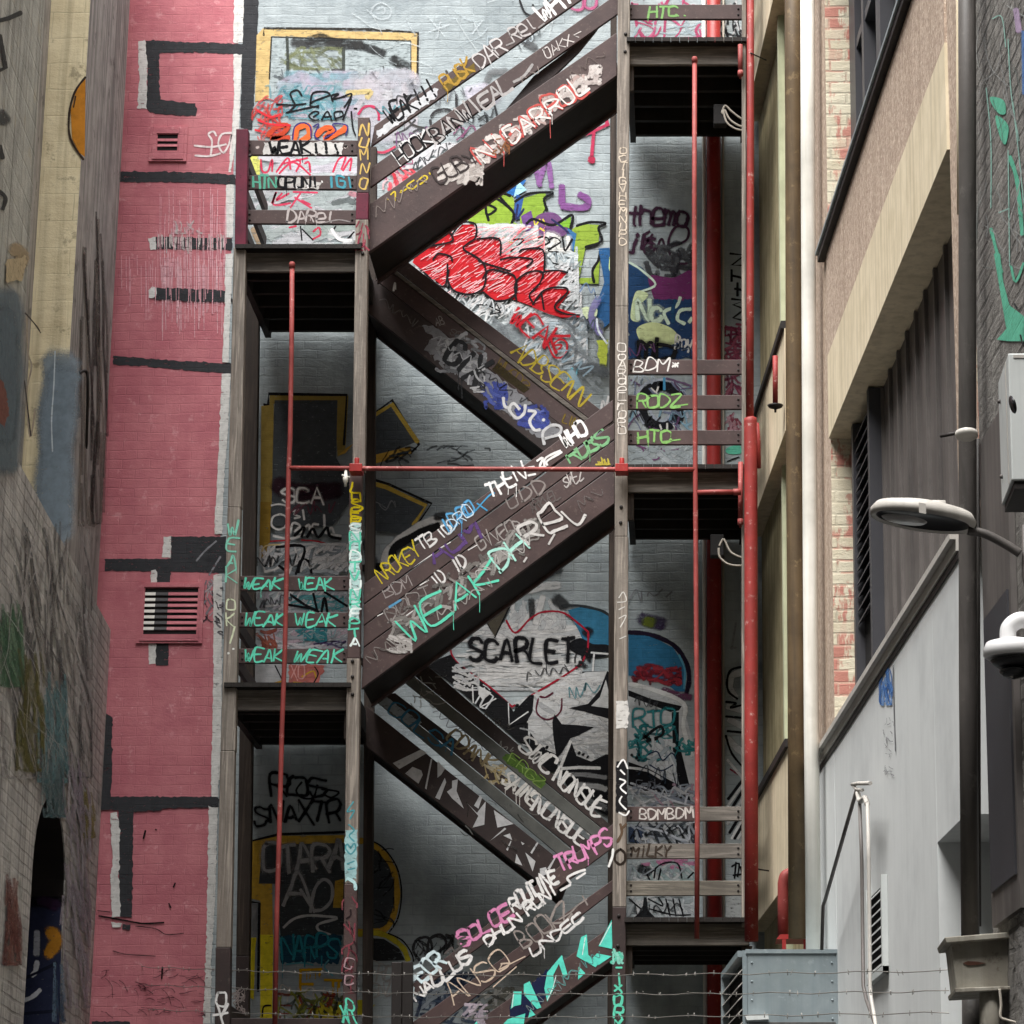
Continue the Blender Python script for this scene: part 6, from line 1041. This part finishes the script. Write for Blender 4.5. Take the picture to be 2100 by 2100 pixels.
# flight 3
p = tp(F3, FY, 'd', 'pink TRUMPS and SOLOE with white lettering along the lowest handrail')
p.text('#d58ab5', 22, 'TRUMPS', 1430, 300, 1790, 90, 105, worn=.03, jit=.25).text('#dcdad8', 24, 'ROUTINE', 1110, 570, 1420, 350, 95, worn=.03, jit=.35, gap=.1).text('#cf83ac', 24, 'SOLOE', 750, 810, 1110, 590, 95, worn=.05, jit=.25).text('#e3e1df', 22, 'DHUN', 930, 800, 1170, 630, 62, worn=.03, jit=.3).text('#e3e1df', 22, 'RUNI', 1210, 590, 1420, 430, 70, worn=.03, jit=.3).line('#e0dedc', 22, '1430,420 1500,380|1500,370 1480,330 1560,290 1600,280|1540,340 1600,300', worn=.03).text('#55504e', 14, 'THE', 680, 910, 820, 800, 70, worn=.1).text('#d5e6ea', 24, 'HEOR', 430, 1095, 660, 910, 110, worn=.05, jit=.4).text('#e3e1df', 22, 'NAULUS', 440, 1180, 830, 890, 75, worn=.03, jit=.35); p.done()
p = tp(F3, FY + .002, 'd', 'cream NSQ with arrow and grey BOOKZ').text('#cdb9a5', 12, 'ANSQ', 690, 1200, 1100, 930, 130, worn=.05, jit=.2, gap=.15).line('#cdb9a5', 11, '1010,960 1190,870|1060,940 1010,962 1030,925|970,1080 1130,940', sm=False, worn=.05).text('#8f8681', 15, 'BOOKZ', 1180, 830, 1520, 580, 120, worn=.08, jit=.3).line('#8f8681', 14, '1420,620 1500,570 1550,520 1610,480|1580,455 1615,520', worn=.1).text('#dcdad8', 18, 'UNDEC', 1240, 880, 1600, 610, 60, worn=.05, jit=.4); p.done()
p = tp(F3, FY, 'd', 'turquoise angular lettering along the lowest stringer')
p.fill('#1c2340', '1080,1200 1340,960 1390,1000 1300,1200 1180,1300 1080,1290', worn=.3, rag=5)
for q in ('1090,1230 1110,1110 1165,1110 1160,1200 1115,1210', '1180,1060 1220,1040 1300,1220 1270,1230 1180,1130', '1320,1090 1340,980 1440,860 1480,1000 1450,1010 1420,920 1380,1000 1390,1080 1340,1180', '1540,870 1570,740 1610,720 1620,860 1690,920 1670,945', '1690,800 1780,620 1785,820', '1650,880 1680,850 1780,870 1690,930', '1550,1030 1555,940 1600,985', '1070,1300 1190,1260 1180,1332 1040,1332', '840,1332 880,1295 890,1332', '1210,1290 1225,1230 1260,1270'): p.fill('#5fd9c4', q, worn=.15)
p.line('#d9e9e6', 8, '1340,1170 1380,1080 1400,1000|1100,1220 1110,1120|1700,790 1780,640|1580,860 1600,740', worn=.3).scrib(['#9a8f98', '#b5a8b2'], (760, 1210, 920, 1330), 14, 70, 22, -40, .4); p.done()
# right rails
p = tp(R0, RY, 'C', 'green HTC tag').text('#7ba567', 17, 'HTC', 1225, 115, 1430, 110, 72, worn=.03).line('#7ba567', 14, '1430,108 1440,108|1475,105 1485,108'); p.done()
p = tp(R1, RY, 'G', 'white BDM on the upper rail').text('#d5d2ce', 11, 'BDM*', 1120, 805, 1450, 800, 72, worn=.03, jit=.3); p.done()
p = tp(R1, RY, 'G', 'green RODZ on the middle rail').text('#7dab62', 16, 'RODZ', 1145, 1050, 1450, 1050, 78, worn=.03, jit=.3).line('#7dab62', 13, '1380,1045 1500,1030'); p.done()
p = tp(R1, RY, 'G', 'green HTC on the lower rail').text('#7dab62', 17, 'HTC', 1155, 1295, 1390, 1290, 78, worn=.03, jit=.3).line('#7dab62', 13, '1330,1285 1450,1270'); p.done()
p = tp(R2, RY, 'O', 'pale BDM BDM lettering').text('#bdb6b1', 13, 'BDMBDM', 1165, 465, 1540, 460, 66, worn=.05, jit=.2, gap=.2); p.done()
p = tp(R2, RY, 'O', 'black MILKY lettering').text('#3a312a', 15, 'MiLKY', 1110, 722, 1380, 718, 70, worn=.03, jit=.2, gap=.2); p.done()
for par, Y, cr, lab, items in (
  (F1, FY, 'a', 'faint scratched scrawls on the top stringer', (('#8d827d', 9, 180, 1480, 560, 1230, 70, 16), ('#6d625e', 9, 1500, 560, 1780, 370, 70, 12), ('#9a8f8a', 8, 1180, 560, 1300, 480, 40, 8))),
  (F2, FY, 'b', 'faint scratched scrawls on the middle stringer', (('#8d8783', 10, 120, 1740, 330, 1610, 70, 12), ('#a8a39f', 10, 600, 1440, 1000, 1170, 60, 18), ('#6a6462', 9, 1560, 700, 1760, 560, 70, 10), ('#c4c0bc', 9, 900, 1150, 1260, 900, 80, 16))),
  (F3, FY, 'd', 'faint scrawls on the lowest stringer', (('#7d8a8c', 9, 1200, 1260, 1600, 960, 70, 16), ('#5f9c98', 9, 1400, 1100, 1760, 830, 60, 14))),
  (B1, BY, 'e', 'faint scrawls on the upper rear stringer', (('#6f6a68', 8, 200, 400, 480, 600, 60, 12), ('#b9bbbe', 10, 560, 660, 900, 900, 60, 14), ('#3a3b3e', 9, 900, 900, 1250, 1160, 60, 14))),
  (B2, BY, 'c', 'faint scrawls on the lower rear boards', (('#77757a', 8, 560, 420, 1000, 740, 50, 16), ('#5d5b58', 8, 900, 430, 1100, 560, 50, 10), ('#8d8a86', 8, 1000, 620, 1120, 700, 40, 8)))):
    p = tp(par, Y, cr, lab)
    for c, w, x0, y0, x1, y1, h, n in items: p.loops(c, w, x0, y0, x1, y1, h, n, op=.75)
    p.done()
# pipe marks and right building marks
p = Piece('graffiti', RB, rside(.006), 'L', 'Y', 'blue smear on the pale grey render'); p.scrib(['#3f6db0', '#5a86c4', '#6f98cf'], (1020, 990, 1075, 1250), 18, 130, 16, 85, .15, worn=.4).line('#77787c', 6, '1095,1010 1100,1300 1110,1560', worn=.3).scrib(['#8a8b8e'], (1030, 1330, 1090, 1740), 22, 30, 5, 60, .8); p.done()
TG = '#5fae92'
p = Piece('graffiti', RB, rside(.001), 'D', 'Y', 'mint green drips and blots on the charcoal brick'); 
p.fill(TG, '1715,620 1800,640 1815,720 1780,730 1740,690', sm=True, worn=.3).fill(TG, '1750,740 1830,800 1815,920 1780,880', sm=True, worn=.3).line(TG, 34, '1840,1000 1880,1120 1900,1250 1920,1500', worn=.35).line(TG, 26, '1720,1460 1750,1580 1790,1740', worn=.3).line('#8fb5aa', 9, '1730,120 1790,110 1815,300|1690,560 1720,900 1720,1330|1830,250 1850,600 1900,900|1860,650 1900,1000 1930,1300|1830,960 1840,1700|1770,1360 1840,1330', worn=.4).scrib(['#9a9c9b', '#77807c', '#b7bab8'], (1640, 20, 1930, 1700), 26, 260, 8, 80, .3, worn=.7, op=.5).blob('#b9a3c0', '1880,60 1900,200', soft_w=50, worn=.5).blob('#5a7fb5', '1925,200 1930,600', soft_w=26, worn=.4); p.done()
p = Piece('graffiti', RB, rside(.001), 'H', 'Y', 'mint green patch above the equipment box'); p.fill(TG, '1740,0 1780,0 1800,180 1840,330 1932,400 1932,560 1830,560 1760,550 1820,480 1800,360', worn=.3).line(TG, 20, '1850,80 1880,180 1930,60', worn=.3).line('#2f3032', 14, '1870,320 1890,350|1910,520 1925,580', worn=.2); p.done()
p = Piece('graffiti', RB, rside(.001), 'P', 'Y', 'teal patches low on the charcoal brick'); p.fill('#4f9aa2', '1830,750 1885,720 1890,880 1830,900', worn=.4, rag=4).fill('#4f9aa2', '1830,930 1885,900 1885,1010 1830,1040', worn=.4, rag=4).scrib(['#a9a6a2', '#c4c1bc', '#8f8c88'], (1850, 0, 1932, 1745), 40, 160, 40, 82, .4, worn=.6, op=.6); p.done()
K_ = dict(soft=.5, worn=.7, op=.62, curl=.05)
p = Piece('graffiti', LB, lside(.062), 'I', 'Y', 'long streaky colours over the lower left wall'); p.scrib(['#a19d98', '#6d6a68', '#cfcac6', '#6a6868'], (0, 100, 640, 1900), 150, 420, 18, 82, .15, **K_).scrib(['#5f7f64', '#4f7257', '#7a947a'], (0, 650, 150, 1250), 60, 300, 26, 84, .1, **K_).scrib(['#6a8f94', '#7ba0a5', '#8aa8ab'], (280, 1150, 470, 1932), 60, 360, 24, 87, .08, **K_).scrib(['#6d6a3e', '#7a7644'], (120, 1000, 300, 1850), 46, 300, 22, 84, .1, **K_).line('#a09c98', 5, '20,200 60,560 160,680 190,350|30,330 90,200 60,80|160,110 330,560 340,900|60,560 130,470 180,620', worn=.6); p.done()
p = Piece('graffiti', LB, lside(.062), 'I', 'Y', 'thin pale scratches over the lower left wall'); p.scrib(['#b5b0ac', '#c4c0bc', '#9a9692'], (0, -60, 620, 1900), 60, 420, 5, 76, .3, soft=.3, worn=.6, op=.75, curl=.12); p.done()
p = Piece('graffiti', LB, lside(.062), 'M', 'Y', 'blue, rust and ochre streaks around the niche'); p.scrib(['#6b8185', '#577377', '#7a8a8c'], (290, 0, 440, 450), 40, 300, 22, 88, .08, **K_).scrib(['#8d5f55', '#774a44'], (30, 850, 130, 1500), 40, 280, 22, 87, .08, **K_).scrib(['#918a5a', '#a39a5c'], (560, 230, 650, 600), 30, 160, 22, 84, .1, **K_).scrib(['#b3a9b3', '#a0959f', '#c2bcc2'], (430, 0, 620, 1800), 70, 300, 18, 82, .1, **K_).scrib(['#6f8aa0', '#48617c'], (380, 1480, 440, 1900), 8, 300, 30, 88, .05, **K_); p.done()
p = Piece('graffiti', LB, front(Y1 - .004), 'M', None, 'dark blue panel with white and orange paint inside the arch', off=.001); p.fill('#15151a', '100,560 440,560 440,1150 100,1150', worn=.05).fill('#2b3048', '60,1080 440,1080 420,1960 60,1960', worn=.15).blob('#15151a', '100,1060 440,1060', soft_w=120, worn=.2).blob('#3a2440', '290,1050 400,1100', soft_w=110, worn=.4).blob('#d08f2e', '350,1270 400,1340 340,1440', soft_w=110, worn=.25).blob('#c9ccd4', '262,1280 258,1440', soft_w=60, worn=.5).line('#d9dbe0', 46, '262,1490 250,1560 225,1590', worn=.2, soft=.4).line('#d9dbe0', 40, '140,1770 220,1745 285,1690', worn=.2, soft=.4).line('#1c1f30', 26, '150,1620 280,1560 400,1500|150,1860 400,1840', worn=.3); p.done()
p = Piece('graffiti', LB, lside(.062), 'A', 'Y', 'charcoal brush marks on the upper left wall'); p.line('#3e3d39', 40, '-20,150 60,130 150,90|0,250 40,480 -20,500', sm=False, worn=.3).blob('#4a4a47', '0,800 40,860', soft_w=110, worn=.4).line('#403f3b', 36, '0,1030 20,1120|-10,1350 40,1400 20,1480', worn=.4).blob('#b39f7c', '90,1760 160,1800 120,1932', soft_w=120, worn=.5); p.done()
pj2 = front(21.046)
p = Piece('graffiti', LB, pj2, 'E', None, 'blue grey paint over the lower half of the cream recess', off=.0015); p.blob('#7d8b95', '430,760 400,1200 380,1700 370,2000', soft_w=330, worn=.25).blob('#7d8b95', '450,860 400,1300 390,1900', soft_w=300, worn=.25).line('#b9c2c6', 12, '390,690 380,950 365,1180 372,1400', worn=.3); p.done()
p = Piece('graffiti', LB, lside(.062), 'E', 'Y', 'blue grey and rust paint on the near left wall'); p.blob('#6d7a80', '40,300 60,700 50,1100 30,1500', soft_w=260, worn=.4).blob('#6d7a80', '20,420 40,900 20,1300', soft_w=200, worn=.4).fill('#7d5348', '-20,850 30,960 60,1130 20,1230 -20,1180', worn=.35, rag=5).fill('#c2b08c', '40,40 180,20 170,110 150,190 30,200', worn=.5, rag=6)
p.line('#a89d8c', 16, '180,420 190,700 215,800 180,1000 205,1300 240,1100', worn=.5).line('#3b3733', 12, '170,420 240,500 280,560|165,900 210,1290', worn=.4); p.done()
# orange leaf shape where the cream recess meets the streaked pier
pj = front(21.045)
p = Piece('graffiti', LB, pj, 'A', None, 'orange leaf shape outlined in dark brown', off=.002); p.fill('#c07f2a', '605,555 540,640 500,780 510,980 560,1080 600,1110', worn=.2).line('#3b3028', 20, '605,545 530,650 490,800 498,980 590,1130', worn=.1).line('#3b3028', 12, '535,680 520,760', worn=.2); p.done()
p = Piece('graffiti', LB, lside(.002), 'E', 'Y', 'pale drips down the streaked pier'); p.scrib(['#857c73', '#958c82', '#6f6862', '#35302d'], (570, -300, 750, 1900), 30, 800, 22, 90, .03, soft=.5, worn=.6, op=.6, curl=.02); p.done()
